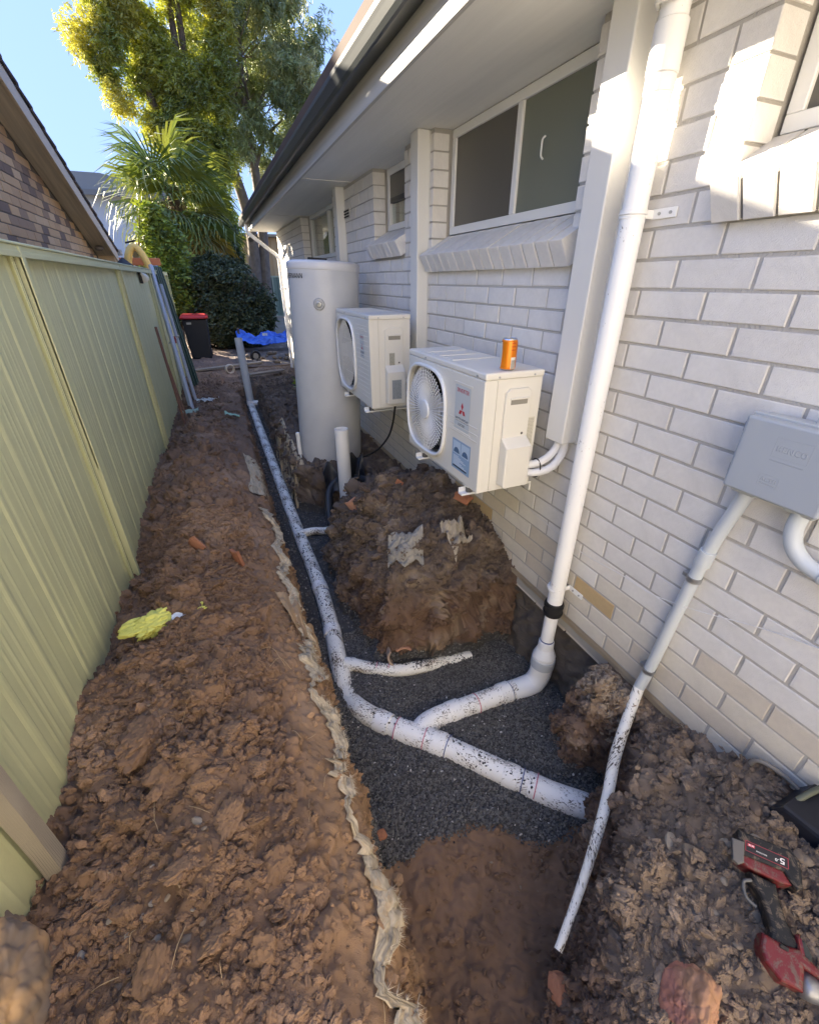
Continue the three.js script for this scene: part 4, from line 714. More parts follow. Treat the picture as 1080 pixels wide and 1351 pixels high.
const rag = (name, label, x0, z0, w, h, ang, mt, amp, cut) => {
  const t = thing(name, label, 'fabric scrap');
  part('fabric', sheet(1, 1, 48, 48, (u, v) => { const a = (u - .5) * w, b = (v - .5) * h * (1 - .45 * Math.max(0, cut(u) * (v > .5 ? (v - .5) * 2 : 0))), k = Math.pow(Math.abs(u - .5) * 2, 3) * .05, x = x0 + a * Math.cos(ang) - b * Math.sin(ang), z = z0 + a * Math.sin(ang) + b * Math.cos(ang) + k * (v - .5); return [x, Math.max(soilY(x, z), soilY(x + .02, z) - .02, soilY(x - .02, z) - .02, soilY(x, z + .02) - .01, soilY(x, z - .02) - .02) + .014 + amp * (.5 + n3(u * 3.1, v * 3.1, x0 * 9)) + amp * .4 * n3(u * 9, v * 9, 2) + amp * .6 * Math.sin(v * 9) * u, z]; }), mt, t); return t;
};
const greyCloth = std(col(.36, .335, .29), .9, { map: softTex, bumpMap: weave, bumpScale: .001 }), paleCloth = std(col(.42, .37, .30), .9, { map: softTex, bumpMap: weave, bumpScale: .001 });
rag('fabric_scrap', 'grey torn fabric scrap pressed into the middle of the dark soil mound', .77, -1.87, .2, .17, .5, greyCloth, .03, (u) => Math.sin(u * 9.4) * .5 + .5);
rag('fabric_scrap', 'pale creased fabric scrap on the right end of the dark soil mound near the wall', 1.08, -1.83, .15, .12, -.25, paleCloth, .045, (u) => u);
{
  const t = thing('work_glove', 'crumpled yellow cloth glove lying on the left soil heap beside the fence', 'glove', [-.42, soilY(-.42, -1.6) + .035, -1.6]), ym = std(col(.74, .72, .17), .85);
  const a = part('palm', blob(.075, 22, 91, .3, [1.25, .42, .75], 0, .22), ym, t); a.rotation.set(.1, .2, .12);
  const b = part('cuff', blob(.06, 20, 93, .32, [1.35, .38, .8], 0, .25), ym, t, [.10, .012, .0]); b.rotation.set(-.15, -.25, .2);
  for (let i = 0; i < 4; i++) { const f = part('finger', blob(.017, 8, 95 + i, .3, [2.1, .8, .85], 0, .12), ym, t, [-.10 - .008 * (i % 2), -.002, -.035 + i * .022]); f.rotation.set(0, .3 - .2 * i, .15); }
}
{ const p = [-.335, -1.56]; tag(part('paper_scrap', sheet(1, 1, 6, 6, (u, v) => [p[0] + (u - .5) * .05, soilY(p[0], p[1]) + .015 + .008 * Math.sin(u * 5 + v * 3), p[1] + (v - .5) * .03]), std(col(.7, .74, .78), .7), scene), 'small bluish white scrap at the lower edge of the yellow glove', 'scrap'); }
// black plastic in the pit by the riser
{
  const t = thing('plastic_sheet', 'crumpled black plastic sheet around the pipe stub in front of the water heater', 'plastic sheet'), m = std(col(.035, .037, .042), .42);
  part('fold', sheet(1, 1, 30, 30, (u, v) => { const x = .66 + u * .36, z = -3.52 + v * .18; return [x, -.18 + .16 * u + .07 * Math.sin(u * 11 + v * 6) + .05 * n3(u * 4, v * 4, 1) + .22 * (1 - v), z - .05 * Math.sin(u * 8)]; }), m, t);
  part('fold', tube([[.62, -.3, -3.2], [.645, -.18, -3.32], [.70, -.08, -3.45], [.80, -.03, -3.5], [.93, 0, -3.42], [1.02, .02, -3.25]], .03, 10, 40), m, t);
}
// terracotta shards: broken pieces of curved pipe
const terra = [[.42, .185, .10], [.36, .15, .08], [.46, .24, .15]].map((c) => std(col(...c), .85, { bumpMap: grainTex, bumpScale: .004 }));
function shard(label, x, z, s, tone, rot, lift = .02, arc = 1.1) {
  const rr = mulberry((x * 1e4 | 0) + (z * 1e3 | 0) & 0xffff), o = [], i2 = [], n = 10;
  for (let i = 0; i <= n; i++) { const a = (i / n - .5) * arc; o.push([s * Math.sin(a), s * Math.cos(a)]); i2.unshift([s * .8 * Math.sin(a), s * .8 * Math.cos(a)]); }
  const g = extr([...o, ...i2], s * R(.8, 1.3), .002, 1); const p = g.attributes.position; for (let i = 0; i < p.count; i++) p.setZ(i, p.getZ(i) + s * .25 * n3(p.getX(i) * 20 + x * 9, p.getY(i) * 20, z)); g.computeVertexNormals(); g.center();
  const m = part('terracotta_shard', g, terra[tone], scene, [x, soilY(x, z) + lift, z]); m.rotation.set(...rot); return tag(m, label, 'shard');
}
shard('orange triangular terracotta shard standing on the left heap, left of its neighbour', -.28, -2.13, .07, 0, [.9, .6, .9], .03, 1.0);
shard('flat brown orange terracotta shard on the left heap nearer the trench', -.1, -2.0, .09, 1, [1.5, .2, 1.1], .015, .9);
shard('pinkish terracotta shard near the top left of the dark soil mound', .66, -2.5, .075, 2, [1.2, .5, .4], .03, 1.2);
shard('dark red terracotta shard upright at the right shoulder of the dark soil mound', 1.27, -2.12, .09, 1, [.3, .6, .2], .05, .9);
shard('small red terracotta shard on the upper face of the dark soil mound', .95, -2.42, .06, 1, [1.3, .9, .3], .015, 1.0);
shard('thin pink terracotta shard at the crest of the dark soil mound near the black plastic', .80, -2.88, .06, 2, [1.1, .1, .8], .02, 1.0);
{ // broken clay pipe ends at the foot of the mound
  const t = thing('clay_pipe', 'broken terracotta pipe mouth sticking out at the foot of the dark soil mound', 'clay pipe', [.66, -.33, -1.66]);
  const curve = (a0, a1, r, l, m) => { const o = [], q = []; for (let i = 0; i <= 12; i++) { const a = mix(a0, a1, i / 12); o.push([r * Math.cos(a), r * Math.sin(a)]); q.unshift([(r - .012) * Math.cos(a), (r - .012) * Math.sin(a)]); } const g = extr([...o, ...q], l, .002, 1); const k = part('fragment', g, m, t); return k; };
  curve(.6, 2.3, .06, .05, terra[2]).rotation.set(-.2, -.2, 0); const b = curve(2.4, 4.0, .065, .06, std(col(.42, .31, .23), .8)); b.rotation.set(-.3, -.2, 0); b.position.set(-.03, .01, 0);
}
tag(part('red_stone', (() => blob(.035, 8, 71, .25, [1, .8, 1.1], 6))(), terra[0], scene, [.585, soilY(.585, -.24) + .02, -.24]), 'reddish brick fragment beside the lower end of the muddy conduit', 'stone');
tag(part('red_stone', (() => blob(.022, 8, 73, .25, [1, .8, 1.1], 6))(), terra[1], scene, [.245, soilY(.245, -.86) + .01, -.86]), 'small brown red lump at the left edge of the bare trench floor', 'stone');
{ // chunk of brick at the bottom of the picture
  const x = .712, z = -.045, g = blob(.075, 26, 77, .2, [1, 1.1, .75], 8, .07);
  const p = g.attributes.position, c = []; for (let i = 0; i < p.count; i++) { const k = sstep(.0, .05, p.getY(i) + .02 * n3(p.getX(i) * 30, 0, p.getZ(i) * 30)); const q = .5 + .5 * n3(p.getX(i) * 50, p.getY(i) * 50, p.getZ(i) * 50); c.push(mix(.30, .46, q) , mix(.15, .23, q) * mix(.9, 1.1, k), mix(.085, .16, q)); }
  g.setAttribute('color', new THREE.Float32BufferAttribute(c, 3));
  const m = part('brick_fragment', g, std(col(1, 1, 1), .9, { vertexColors: true }), scene, [x, soilY(x, z) + .03, z]); m.rotation.set(.3, .5, -.2); tag(m, 'large broken orange brick fragment at the bottom edge of the photo', 'brick');
}
// impact driver lying on its side
{
  const bx = 1.036, bz = -.134, t = thing('impact_driver', 'dusty red and black cordless impact driver lying on the right soil mound', 'power tool', [bx, soilY(bx, bz) + .055, bz]);
  const X = V(.58, .10, .81).normalize(), Y0 = V(-.76, -.32, .56), Z = X.clone().cross(Y0).normalize(), Y = Z.clone().cross(X);   // x: along the battery, y: towards the head, z: down
  t.quaternion.setFromRotationMatrix(new THREE.Matrix4().makeBasis(X, Y, Z));
  const dust = tex(256, 256, (x, y) => { const a = tileNoise(x, y, 8, 31) + .5 * tileNoise(x, y, 40, 33), k = sstep(-.05, .6, a); return [mix(.09, .36, k), mix(.09, .31, k), mix(.095, .26, k)]; }, true), dustR = tex(256, 256, (x, y) => { const a = tileNoise(x, y, 8, 41) + .6 * tileNoise(x, y, 44, 43), k = sstep(-.25, .6, a); return [mix(.42, .40, k), mix(.10, .31, k), mix(.12, .27, k)]; }, true);
  for (const q of [dust, dustR]) q.repeat.set(9, 9);
  const blk = std(col(1, 1, 1), .7, { map: dust }), red = std(col(1, 1, 1), .5, { map: dustR }), met = std(col(.36, .36, .37), .45, { metalness: .7, map: softTex });
  t.position.y += .012;
  const ex = (pts, th, bev, m, n) => part(n, extr(pts, th, bev, 3).translate(0, 0, -th / 2), m, t);
  const bat = ex([[-.062, -.046], [.042, -.05], [.062, -.036], [.066, .02], [.054, .032], [.03, .004], [-.062, .008]], .062, .007, blk, 'battery');
  ex([[-.058, .004], [.028, .001], [.046, .024], [.03, .030], [-.04, .029], [-.058, .022]], .054, .006, red, 'battery_side');
  part('battery_clip', merge([extr([[-.076, -.018], [-.05, -.02], [-.05, .026], [-.062, .036], [-.073, .03]], .012, .003, 2, [[[-.071, -.002], [-.056, -.002], [-.057, .018], [-.064, .026], [-.069, .02]]]).translate(0, 0, -.043)]), std(col(.13, .12, .11), .7), t);
  // printed label, read from the head side
  const lab = canvasTex(512, 160, (g, w, h) => { g.fillStyle = '#1d1c1f'; g.fillRect(0, 0, w, h); g.strokeStyle = '#a3333d'; g.lineWidth = 8; g.strokeRect(6, 6, w - 12, h - 12); g.fillStyle = '#e8e4de'; g.font = 'bold 120px sans-serif'; g.fillText('5', 40, 122); g.font = 'bold 56px sans-serif'; g.fillText('.0', 112, 84); g.font = 'bold 26px sans-serif'; g.fillText('REDLITHIUM', 250, 70, 130); g.fillStyle = '#b8323c'; g.fillRect(395, 84, 90, 46); g.fillStyle = '#fff'; g.font = 'bold 34px sans-serif'; g.fillText('M18', 404, 120); });
  const lg = new THREE.PlaneGeometry(.086, .024); { const p = lg.attributes.position, nn = lg.attributes.normal; for (let i = 0; i < p.count; i++) { const a = p.getX(i), b = p.getY(i); p.setXYZ(i, -a - .004, b - .016, -.0384); nn.setXYZ(i, 0, 0, -1); } }
  part('battery_label', lg, new THREE.MeshStandardMaterial({ map: lab, roughness: .5, side: THREE.DoubleSide }), t);
  ex([[-.036, .034], [.018, .034], [.022, .06], [.036, .10], [.058, .135], [.05, .15], [.0, .155], [.004, .13], [-.012, .08], [-.03, .055]], .034, .012, blk, 'handle');
  ex([[-.012, .145], [.03, .148], [.052, .142], [.048, .118], [.056, .112], [.064, .148], [.098, .165], [.094, .176], [.062, .172], [.058, .214], [.02, .216], [-.008, .196], [-.016, .172]], .052, .009, red, 'motor_housing');
  const cone = new THREE.LatheGeometry([[0, 0], [.026, 0], [.0265, .02], [.021, .043], [.012, .052], [.012, .072], [.006, .074], [0, .074]].map((p) => new THREE.Vector2(...p)), 28); cone.rotateZ(-Math.PI / 2); part('nose_cone', cone.translate(.056, .194, 0), met, t);
  part('chuck', rod([.125, .194, 0], [.142, .194, 0], .010, 18, .009, .002), std(col(.03, .03, .03), .5), t);
  part('trigger', extr([[.058, .12], [.07, .118], [.082, .14], [.078, .156], [.066, .15]], .02, .004, 2).translate(0, 0, -.01), std(col(.04, .045, .04), .6), t);
  part('selector', lim(.018, .034, .15, .158, -.039, -.033, .002), blk, t);
  part('belt_hook', tube([[-.02, .10, -.02], [-.04, .09, -.02], [-.045, .06, -.02], [-.03, .05, -.02]], .004, 8, 14), std(col(.1, .1, .1), .5), t);
}
// black tub edge and a bent frame at the right border
{
  const t = thing('plastic_tub', 'black plastic tub lying against the wall at the right border', 'tub', [1.315, .15, -.04]);
  const g = extr([[-.16, 0], [.3, 0], [.3, .17], [-.16, .1], [-.18, .05]], .14, .012, 2); g.rotateY(-Math.PI / 2); part('shell', g.translate(.05, .01, 0), std(col(.012, .014, .022), .45), t); part('rim', tube([[-.10, .035, -.165], [-.02, .12, -.15], [.06, .13, -.14]], .008, 8, 20), std(col(.12, .13, .09), .6), t);
  const f = thing('metal_bracket', 'bent grey metal bracket half buried at the wall base near the black tub', 'bracket', [1.325, .15, -.27]);
  part('bar', tube([[0, 0, -.06], [.0, .07, -.05], [.02, .075, .02], [.025, .04, .1], [.0, .0, .12]], .007, 8, 24), std(col(.22, .2, .175), .8), f);
}
// ---------------------------------------------------------------- the fence
const sage = std(col(.64, .645, .365), .5, { map: cleanTex }), sageDk = std(col(.42, .45, .31), .55), FX = -.63, FT = 1.675;
function fence(name, label, posts, x, top, base, frame) {
  const t = thing(name, label, 'fence');
  for (let i = 0; i < posts.length - 1; i++) {
    const [za, xa] = posts[i], [zb, xb] = posts[i + 1], L = Math.abs(za - zb), n = Math.round(L / .0098), pos = [], uv = [], idx = [];
    for (let k = 0; k <= n; k++) {
      const s = k / n * L, u = (s % .19) / .19, z = mix(za, zb, k / n);
      const rib = u < .06 ? 0 : u < .11 ? (u - .06) / .05 : u < .2 ? 1 : u < .25 ? 1 - (u - .2) / .05 : (u > .42 && u < .46) || (u > .6 && u < .64) || (u > .78 && u < .82) ? .3 : 0, lap = Math.floor(s / .79) * .0018;
      for (const y of [base, top - .02]) { pos.push(mix(xa, xb, k / n) + (.0045 * rib - .012) + lap, y, z); uv.push(s * 1.2, y * .6); }
      if (k) { const a = k * 2; idx.push(a - 2, a, a - 1, a, a + 1, a - 1); }
    }
    const g = new THREE.BufferGeometry(); g.setAttribute('position', new THREE.Float32BufferAttribute(pos, 3)); g.setAttribute('uv', new THREE.Float32BufferAttribute(uv, 2)); g.setIndex(idx); const g2 = g.toNonIndexed(); g2.computeVertexNormals();
    part('panel_sheet', g2, sage, t);
    const a = Math.atan2(xb - xa, -(zb - za)), cx = (xa + xb) / 2, cz = (za + zb) / 2;
    const rail = part('top_rail', (() => { const r = merge([lim(-.02, .026, -.045, -.004, -L / 2, L / 2, .004), lim(-.026, .032, -.012, .0, -L / 2, L / 2, .005), lim(.024, .029, -.05, -.03, -L / 2, L / 2, .002)]); r.rotateY(-a); return r; })(), sage, t, [cx, top, cz]);
  }
  for (const [z, px] of posts) {
    const p = part('post', merge([lim(-.03, .012, base, top - .012, .036, .040), lim(.004, .010, base, top - .012, .028, .052, .002), lim(-.03, .024, base, top - .012, -.004, 0), lim(.016, .030, base, top - .012, -.034, .0, .003), lim(-.03, .02, base, top - .012, -.038, -.034)]), sage, t, [px, 0, z]);
    part('post_gap', lim(-.02, .0035, base, top - .05, .0005, .0275), std(col(.02, .024, .02), .95), p);
  }
  return t;
}
fence('metal_fence', 'pale green ribbed metal fence running along the left side of the soil heap', [[.10, -.635], [-2.265, -.63], [-4.6, -.625], [-6.75, -.605], [-8.75, -.585], [-9.6, -.58]], FX, FT, -.1);
{
  const g = thing('metal_fence', 'green metal fence across the far end behind the tree trunks', 'fence');
  for (let i = -2; i < 5; i++) { const x0 = i * 2.35 - 2; for (let k = 0; k < 12; k++) part('panel_rib', lim(x0 + k * .194, x0 + k * .194 + .15, -.05, 1.68, -21.02, -20.99 - .012 * (k % 2), .004), std(col(.20, .245, .17), .6), g); part('panel_sheet', lim(x0, x0 + 2.33, -.05, 1.68, -21.05, -21.02), std(col(.17, .21, .15), .6), g); part('post', lim(x0 - .025, x0 + .02, -.05, 1.72, -21.06, -20.96, .004), sageDk, g); part('top_rail', lim(x0, x0 + 2.33, 1.66, 1.72, -21.06, -20.97, .004), sageDk, g); }
}
// timber post and stone at the near end of the fence
{
  const wood = std(col(1, 1, 1), .92, { map: tex(256, 512, (x, y) => { const a = tileNoise(x, y * .25, 30, 3) + .5 * tileNoise(x, y * .2, 90, 7), k = .5 + .4 * a, d = sstep(.25, .6, tileNoise(x, y, 7, 2)) * .3; return [mix(.74, .92, k) - d, mix(.69, .87, k) - d, mix(.6, .79, k) - d]; }, true, [7, 1.2]), bumpMap: grainTex, bumpScale: .004 });
  const t = thing('timber_post', 'weathered square timber post at the near end of the fence, bottom left', 'post', [-.612, 0, -.83]);
  const g = new THREE.BoxGeometry(.036, 1.5, .044, 3, 24, 3), p = g.attributes.position; for (let i = 0; i < p.count; i++) { p.setX(i, p.getX(i) + .006 * n3(p.getX(i) * 20, p.getY(i) * 5, p.getZ(i) * 30)); p.setZ(i, p.getZ(i) + .006 * n3(p.getX(i) * 20, p.getY(i) * 5 + 9, p.getZ(i) * 30)); } g.computeVertexNormals(); part('shaft', g.translate(0, .85, 0), wood, t);
  const s = blob(.17, 40, 88, .14, [.6, 1.35, .85], 12, .06), q = s.attributes.position, c = []; for (let i = 0; i < q.count; i++) { const a = n3(q.getX(i) * 9, q.getY(i) * 9, q.getZ(i) * 9) + .5 * n3(q.getX(i) * 30, q.getY(i) * 30, q.getZ(i) * 30), k = sstep(-.4, .5, a); c.push(mix(.22, .60, k), mix(.17, .38, k), mix(.13, .19, k)); }
  s.setAttribute('color', new THREE.Float32BufferAttribute(c, 3));
  tag(part('sandstone_block', s, std(col(1, 1, 1), .95, { vertexColors: true }), scene, [-.672, .28, -.575]), 'rough orange brown sandstone block at the lower left border', 'stone');
}
// ---- things leaning on the fence and lying beyond
{
  const gal = std(col(.42, .45, .50), .5, { metalness: .3 });
  tag(part('steel_post', merge([tube([[-.43, .06, -6.2], [-.575, 1.72, -7.1]], .026, 8), tube([[-.46, .06, -6.22], [-.59, 1.70, -7.12]], .012, 8)]), gal, scene), 'grey steel fence post leaning against the far part of the fence', 'post');
  tag(part('steel_post', merge([tube([[-.40, .05, -6.75], [-.54, 1.5, -7.5]], .022, 8)]), std(col(.34, .36, .40), .5), scene), 'darker grey steel post leaning just behind the taller leaning post', 'post');
  const t = thing('green_panel', 'dark green metal sheets leaning at the far end of the fence', 'metal sheet', [-.46, .05, -7.75]); const gm = std(col(.02, .065, .052), .55);
  for (let i = 0; i < 3; i++) { const p = part('sheet', merge([lim(-.008, .008, 0, 1.68, -.22, .12, .002), lim(.006, .02, 0, 1.68, -.2, -.17), lim(.006, .02, 0, 1.68, -.05, -.02)]), gm, t, [i * .035, 0, -.12 * i]); p.rotation.z = .07 + .012 * i; }
  tag(part('rusty_bar', tube([[-.46, .05, -5.15], [-.565, 1.1, -5.75]], .014, 8), std(col(.16, .075, .045), .9), scene), 'rusty brown steel bar leaning on the fence', 'bar');
  tag(part('rusty_bar', tube([[-.44, .05, -5.35], [-.57, .95, -5.8]], .01, 8), std(col(.2, .11, .07), .9), scene), 'thin rusty rod leaning on the fence beside the thicker bar', 'bar');
  const cl = thing('clamp', 'red handled clamp hooked on the leaning steel posts', 'clamp', [-.50, .86, -6.78]); part('jaw', box(.07, .09, .05, 0, 0, 0, .015), std(col(.28, .03, .03), .5), cl); part('screw', rod([-.06, -.04, 0], [.08, .05, 0], .01, 8), galv, cl);
  // rubbish on the ground
  const sc = (label, x, z, w, h, c) => tag(part('scrap_sheet', sheet(1, 1, 10, 10, (u, v) => { const px = x + (u - .5) * w, pz = z + (v - .5) * h; return [px, soilY(px, pz) + .02 + .02 * n3(u * 4, v * 4, x), pz]; }), std(c, .7), scene), label, 'scrap');
  sc('pale green offcut of fence sheet lying by the leaning post', -.46, -6.0, .22, .18, col(.36, .44, .33)); sc('small mint green plastic scrap on the left bank of the trench', .03, -5.6, .16, .07, col(.30, .5, .38)); sc('pale plastic bag scrap near the foot of the leaning post', -.28, -6.55, .2, .12, col(.55, .58, .55)); sc('second pale plastic scrap beside the bag near the fence', -.16, -6.6, .14, .08, col(.6, .6, .56));
  const pr = thing('pipe_ring', 'short offcut of cream pipe lying on the ground before the bin', 'pipe offcut', [.16, .1, -8.9]); part('ring', new THREE.TorusGeometry(.075, .016, 10, 28).scale(1, 1, 2.2), std(col(.6, .52, .42), .6), pr).rotation.y = .5;
  for (const [i, x, z, l] of [[0, .05, -9.2, 'long grey plank lying across the ground beyond the trench'], [1, .72, -8.3, 'short weathered plank bridging the far end of the trench']]) { const m = part('plank', box(i ? .7 : 1.5, .03, .13, 0, 0, 0, .004), std(col(.27, .235, .19), .9, { bumpMap: grainTex, bumpScale: .005 }), scene, [x, .1, z]); m.rotation.set(.03, .22, .02); tag(m, l, 'plank'); }
  const w = thing('wheel', 'small dark wheel lying on rubble under the blue tarp', 'wheel', [.74, .14, -10.1]); part('tyre', new THREE.TorusGeometry(.09, .03, 10, 24), rubber, w); part('rim', rod([0, 0, -.02], [0, 0, .02], .06, 20), galv, w); w.rotation.y = .4;
  { const l = []; for (let i = 0; i < 26; i++) l.push(blob(R(.03, .09), 3, 100 + i, .25, [1, .7, 1], 6).translate(R(.6, 1.5), .07, R(-10.9, -9.6))); tag(part('rubble', merge(l), std(col(.2, .15, .1), .9), scene), null, null, null, 'stuff'); }
  // tarp
  const tp = thing('tarp', 'crumpled bright blue tarpaulin draped over low stakes at the far end', 'tarpaulin');
  part('sheet', sheet(1, 1, 60, 24, (u, v) => { const f = .5 + n3(u * 4, v * 3, 5) + .5 * n3(u * 11, v * 8, 7); return [.50 + u * 1.25, .33 + .10 * Math.pow(2 * u - 1, 2) + .13 * f * (1 - .4 * v) - .14 * v + .03 * n3(u * 19, v * 14, 3), -11.9 + v * .5 + .08 * n3(u * 6, v * 5, 1)]; }), std(col(.05, .16, .62), .45), tp);
  part('label_patch', box(.12, .06, .005, 1.12, .43, -11.36), std(col(.7, .75, .8), .6), tp);
  tag(part('tarp_stake', rod([1.66, 0, -11.5], [1.66, .5, -11.5], .03, 10), std(col(.12, .1, .09), .8), scene), 'short dark stake holding up the right end of the blue tarp', 'stake');
  tag(part('tarp_stake', rod([.58, 0, -11.8], [.56, .55, -11.8], .03, 10), std(col(.12, .1, .09), .8), scene), 'short dark stake holding up the left end of the blue tarp', 'stake');
}
{ // bin
  const t = thing('wheelie_bin', 'dark wheelie bin with bright red lid beside the bushy shrub', 'bin', [-.31, .02, -11]);
  const g = new RoundedBoxGeometry(.5, .8, .52, 4, .04), p = g.attributes.position; for (let i = 0; i < p.count; i++) { const k = mix(.8, 1, p.getY(i) / .8 + .5); p.setX(i, p.getX(i) * k); p.setZ(i, p.getZ(i) * k); } g.computeVertexNormals(); part('body', g.translate(0, .42, 0), std(col(.010, .014, .020), .5), t);
  part('lid', merge([box(.54, .06, .58, 0, .85, 0, .025), box(.46, .03, .5, 0, .885, 0, .014)]), std(col(.55, .025, .02), .4), t);
  part('handle', tube([[-.2, .84, .31], [0, .84, .33], [.2, .84, .31]], .016, 8, 12), std(col(.4, .02, .02), .5), t); part('label', box(.09, .04, .004, -.12, .74, .262), std(col(.4, .4, .35), .6), t);
  for (const x of [-.2, .2]) part('wheel', rod([x - .025, .08, -.24], [x + .025, .08, -.24], .09, 20), rubber, t);
}
{ // garden edge
  tag(part('garden_sleeper', box(3.4, .16, .1, 2.2, .22, -19.4, .01), std(col(.32, .27, .2), .9), scene), 'low timber sleeper edging the garden bed before the trunks', 'sleeper');
  const g = new THREE.PlaneGeometry(6, 7, 60, 60); g.rotateX(-Math.PI / 2); const p = g.attributes.position; for (let i = 0; i < p.count; i++) p.setY(i, .05 + .22 * sstep(2.6, -2.8, p.getZ(i)) + .05 * n3(p.getX(i) * 2, 0, p.getZ(i) * 2) + .03 * n3(p.getX(i) * 9, 0, p.getZ(i) * 9)); g.computeVertexNormals();
  tag(part('garden_bed', g.translate(2.2, -.04, -16.2), std(col(.17, .14, .10), 1, { bumpMap: grainTex, bumpScale: .02 }), scene), null, null, null, 'structure');
}
// ---- neighbouring brick house beyond the fence
{
  const t = thing('neighbour_house', 'brown brick neighbouring house with sloping gable roof beyond the left fence', 'house');
  const X = -1.47, Yr = (z) => 3.207 + .327 * (z + 5.95), rid = -5.2, nsl = .40;   // top of the verge, slope on the near side
  const sh = [[-9.35, -.1], [-9.35, Yr(-9.35) - .2], [rid, Yr(rid) - .2], [-1.3, Yr(rid) - .2 - nsl * 3.9], [-1.3, -.1]];
  const wg = extr(sh, .12); wg.rotateY(-Math.PI / 2); const wall = part('wall', wg.translate(X - .006, 0, 0), std(col(.17, .14, .11), .95, { bumpMap: grainTex, bumpScale: .005 }), t);
  const tones = [[.64, .42, .225], [.57, .365, .2], [.68, .47, .27], [.24, .165, .12], [.40, .265, .165]].map((c) => std(col(...c), .9, { bumpMap: grainTex, bumpScale: .004 }));
  const gs = [1, 2, 3].map((i) => { const g = brickGeo(.2305, .0765, .05, 70 + i); g.rotateY(Math.PI); return g; }), L = [], tone = () => { const q = rnd(); return q < .3 ? 0 : q < .52 ? 1 : q < .74 ? 2 : q < .9 ? 3 : 4; };
  for (let k = 0; k < 52; k++) for (let j = 0; j < 44; j++) { const y = .05 + .086 * k, z = -9.2 + .24 * j + (k % 2 ? .12 : 0); if (y > (z < rid ? Yr(z) : Yr(rid) - nsl * (z - rid)) - .26 || y < 1.0 || z > -1) continue; if (z - .13 < -9.35) continue; L.push([y, z]); }
  L.sort((a, b) => { const v = (q) => { const d = Math.hypot(X, q[0] - 1.55, q[1]); const vis = q[0] > 1.55 + (.13) * (-X / .63) * .6 && q[1] < -4.2 ? 0 : 1000; return vis + d; }; return v(a) - v(b); });
  const rest = [[], [], [], [], []];
  L.forEach(([y, z], i) => { const m = tone(), p = [X + R(-.002, .002), y, z]; if (i < 295) part('brick', gs[i % 3], tones[m], wall, p); else rest[m].push(gs[i % 3].clone().translate(...p)); });
  rest.forEach((l, i) => { if (l.length) tag(part('bricks', merge(l), tones[i], wall), null, null, null, 'stuff'); });
  // verge: soffit board, barge board, tiles
  const slope = Math.atan(.327), len = (rid + 9.62) / Math.cos(slope), mid = (z) => [0, Yr(z), z];
  const bar = (x0, x1, dy0, dy1, mt, n, r) => { const g = lim(x0, x1, dy0, dy1, -len / 2, len / 2, r); g.rotateX(-slope); return part(n, g.translate(0, (Yr(rid) + Yr(-9.62)) / 2, (rid - 9.62) / 2), mt, t); };
  const tan = std(col(.66, .57, .43), .7, { map: softTex });
  bar(X, -1.235, -.20, -.185, tan, 'verge_soffit', .003); bar(-1.245, -1.22, -.225, -.06, std(col(.55, .46, .34), .6), 'barge_board', .003);
  const roof = bar(-7.5, -1.235, -.07, -.05, std(col(.09, .065, .055), .9), 'roof'); const tiles = Math.floor(len / .3), tm = [[.085, .062, .055], [.1, .07, .06], [.07, .055, .05]].map((c) => std(col(...c), .85, { bumpMap: grainTex, bumpScale: .006 }));
  for (let i = 0; i < tiles; i++) { const g = lim(-1.55, -1.20, -.055, -.01, -.18, .18, .012); g.rotateX(-slope + .10); const z = -9.62 + (i + .5) * .3 * Math.cos(slope); part('roof_tile', g.translate(0, Yr(z) + .005, z), tm[i % 3], roof); }
  // far slope beyond the ridge, eave box, vent light
  const g2 = lim(-7.5, -1.22, -.08, -.02, 0, 4.4); g2.rotateX(Math.atan(nsl)); part('roof', g2.translate(0, Yr(rid), rid), tm[0], t);
  part('eave_gutter', lim(-7.5, -1.17, Yr(-9.6) - .09, Yr(-9.6) - .0, -9.76, -9.62, .01), std(col(.40, .38, .33), .6), t);
  part('eave_box', lim(-1.47, -1.24, Yr(-9.6) - .36, Yr(-9.6) - .1, -9.6, -9.3, .006), std(col(.50, .37, .22), .7), t);
  part('wall_light', merge([new THREE.SphereGeometry(.06, 16, 10).scale(1, .6, 1).translate(-1.36, Yr(-8.9) - .26, -8.9)]), std(col(.16, .13, .1), .4), t);
  part('far_wall', lim(-7.4, X - .13, -.1, Yr(-9.35) - .25, -9.35, -9.25), std(col(.3, .2, .13), .9), t);
  part('dark_opening', lim(X - .004, X + .004, 1.62, 1.74, -7.2, -6.2), std(col(.02, .02, .02), .9), t);
}
{ // white two-storey house farther back
  const t = thing('white_house', 'white two storey house with grey roof behind the palm at left', 'house');
  const w = std(col(.62, .64, .68), .8); part('wall', lim(-12, -1.1, 0, 5.3, -40, -30), w, t);
  const rf = extr([[-12.6, 5.3], [-.5, 5.3], [-.5, 5.55], [-3.6, 6.1], [-9, 6.1]], 11, 0); part('roof', rf.translate(0, 0, -40.6), std(col(.26, .27, .28), .8), t);
  part('fascia', lim(-12.6, -.46, 5.2, 5.42, -29.58, -29.5), std(col(.2, .2, .2), .6), t);
  const o = thing('garden_shed', 'tan board clad outbuilding behind the far fence between the trees', 'shed'); const tb = [[.50, .34, .18], [.46, .31, .165], [.53, .37, .205]].map((c) => std(col(...c), .85)); part('wall', lim(-1, 6, 0, 3.3, -24.6, -24.2), tb[1], o);
  for (let i = 0; i < 28; i++) part('board', lim(-1 + i * .25, -1 + i * .25 + .24, 0, 3.3, -24.2, -24.17, .004), tb[i % 3], o);
  part('roof', lim(-1.4, 6.4, 3.3, 3.42, -25, -23.9, .02), std(col(.3, .26, .2), .8), o);
}
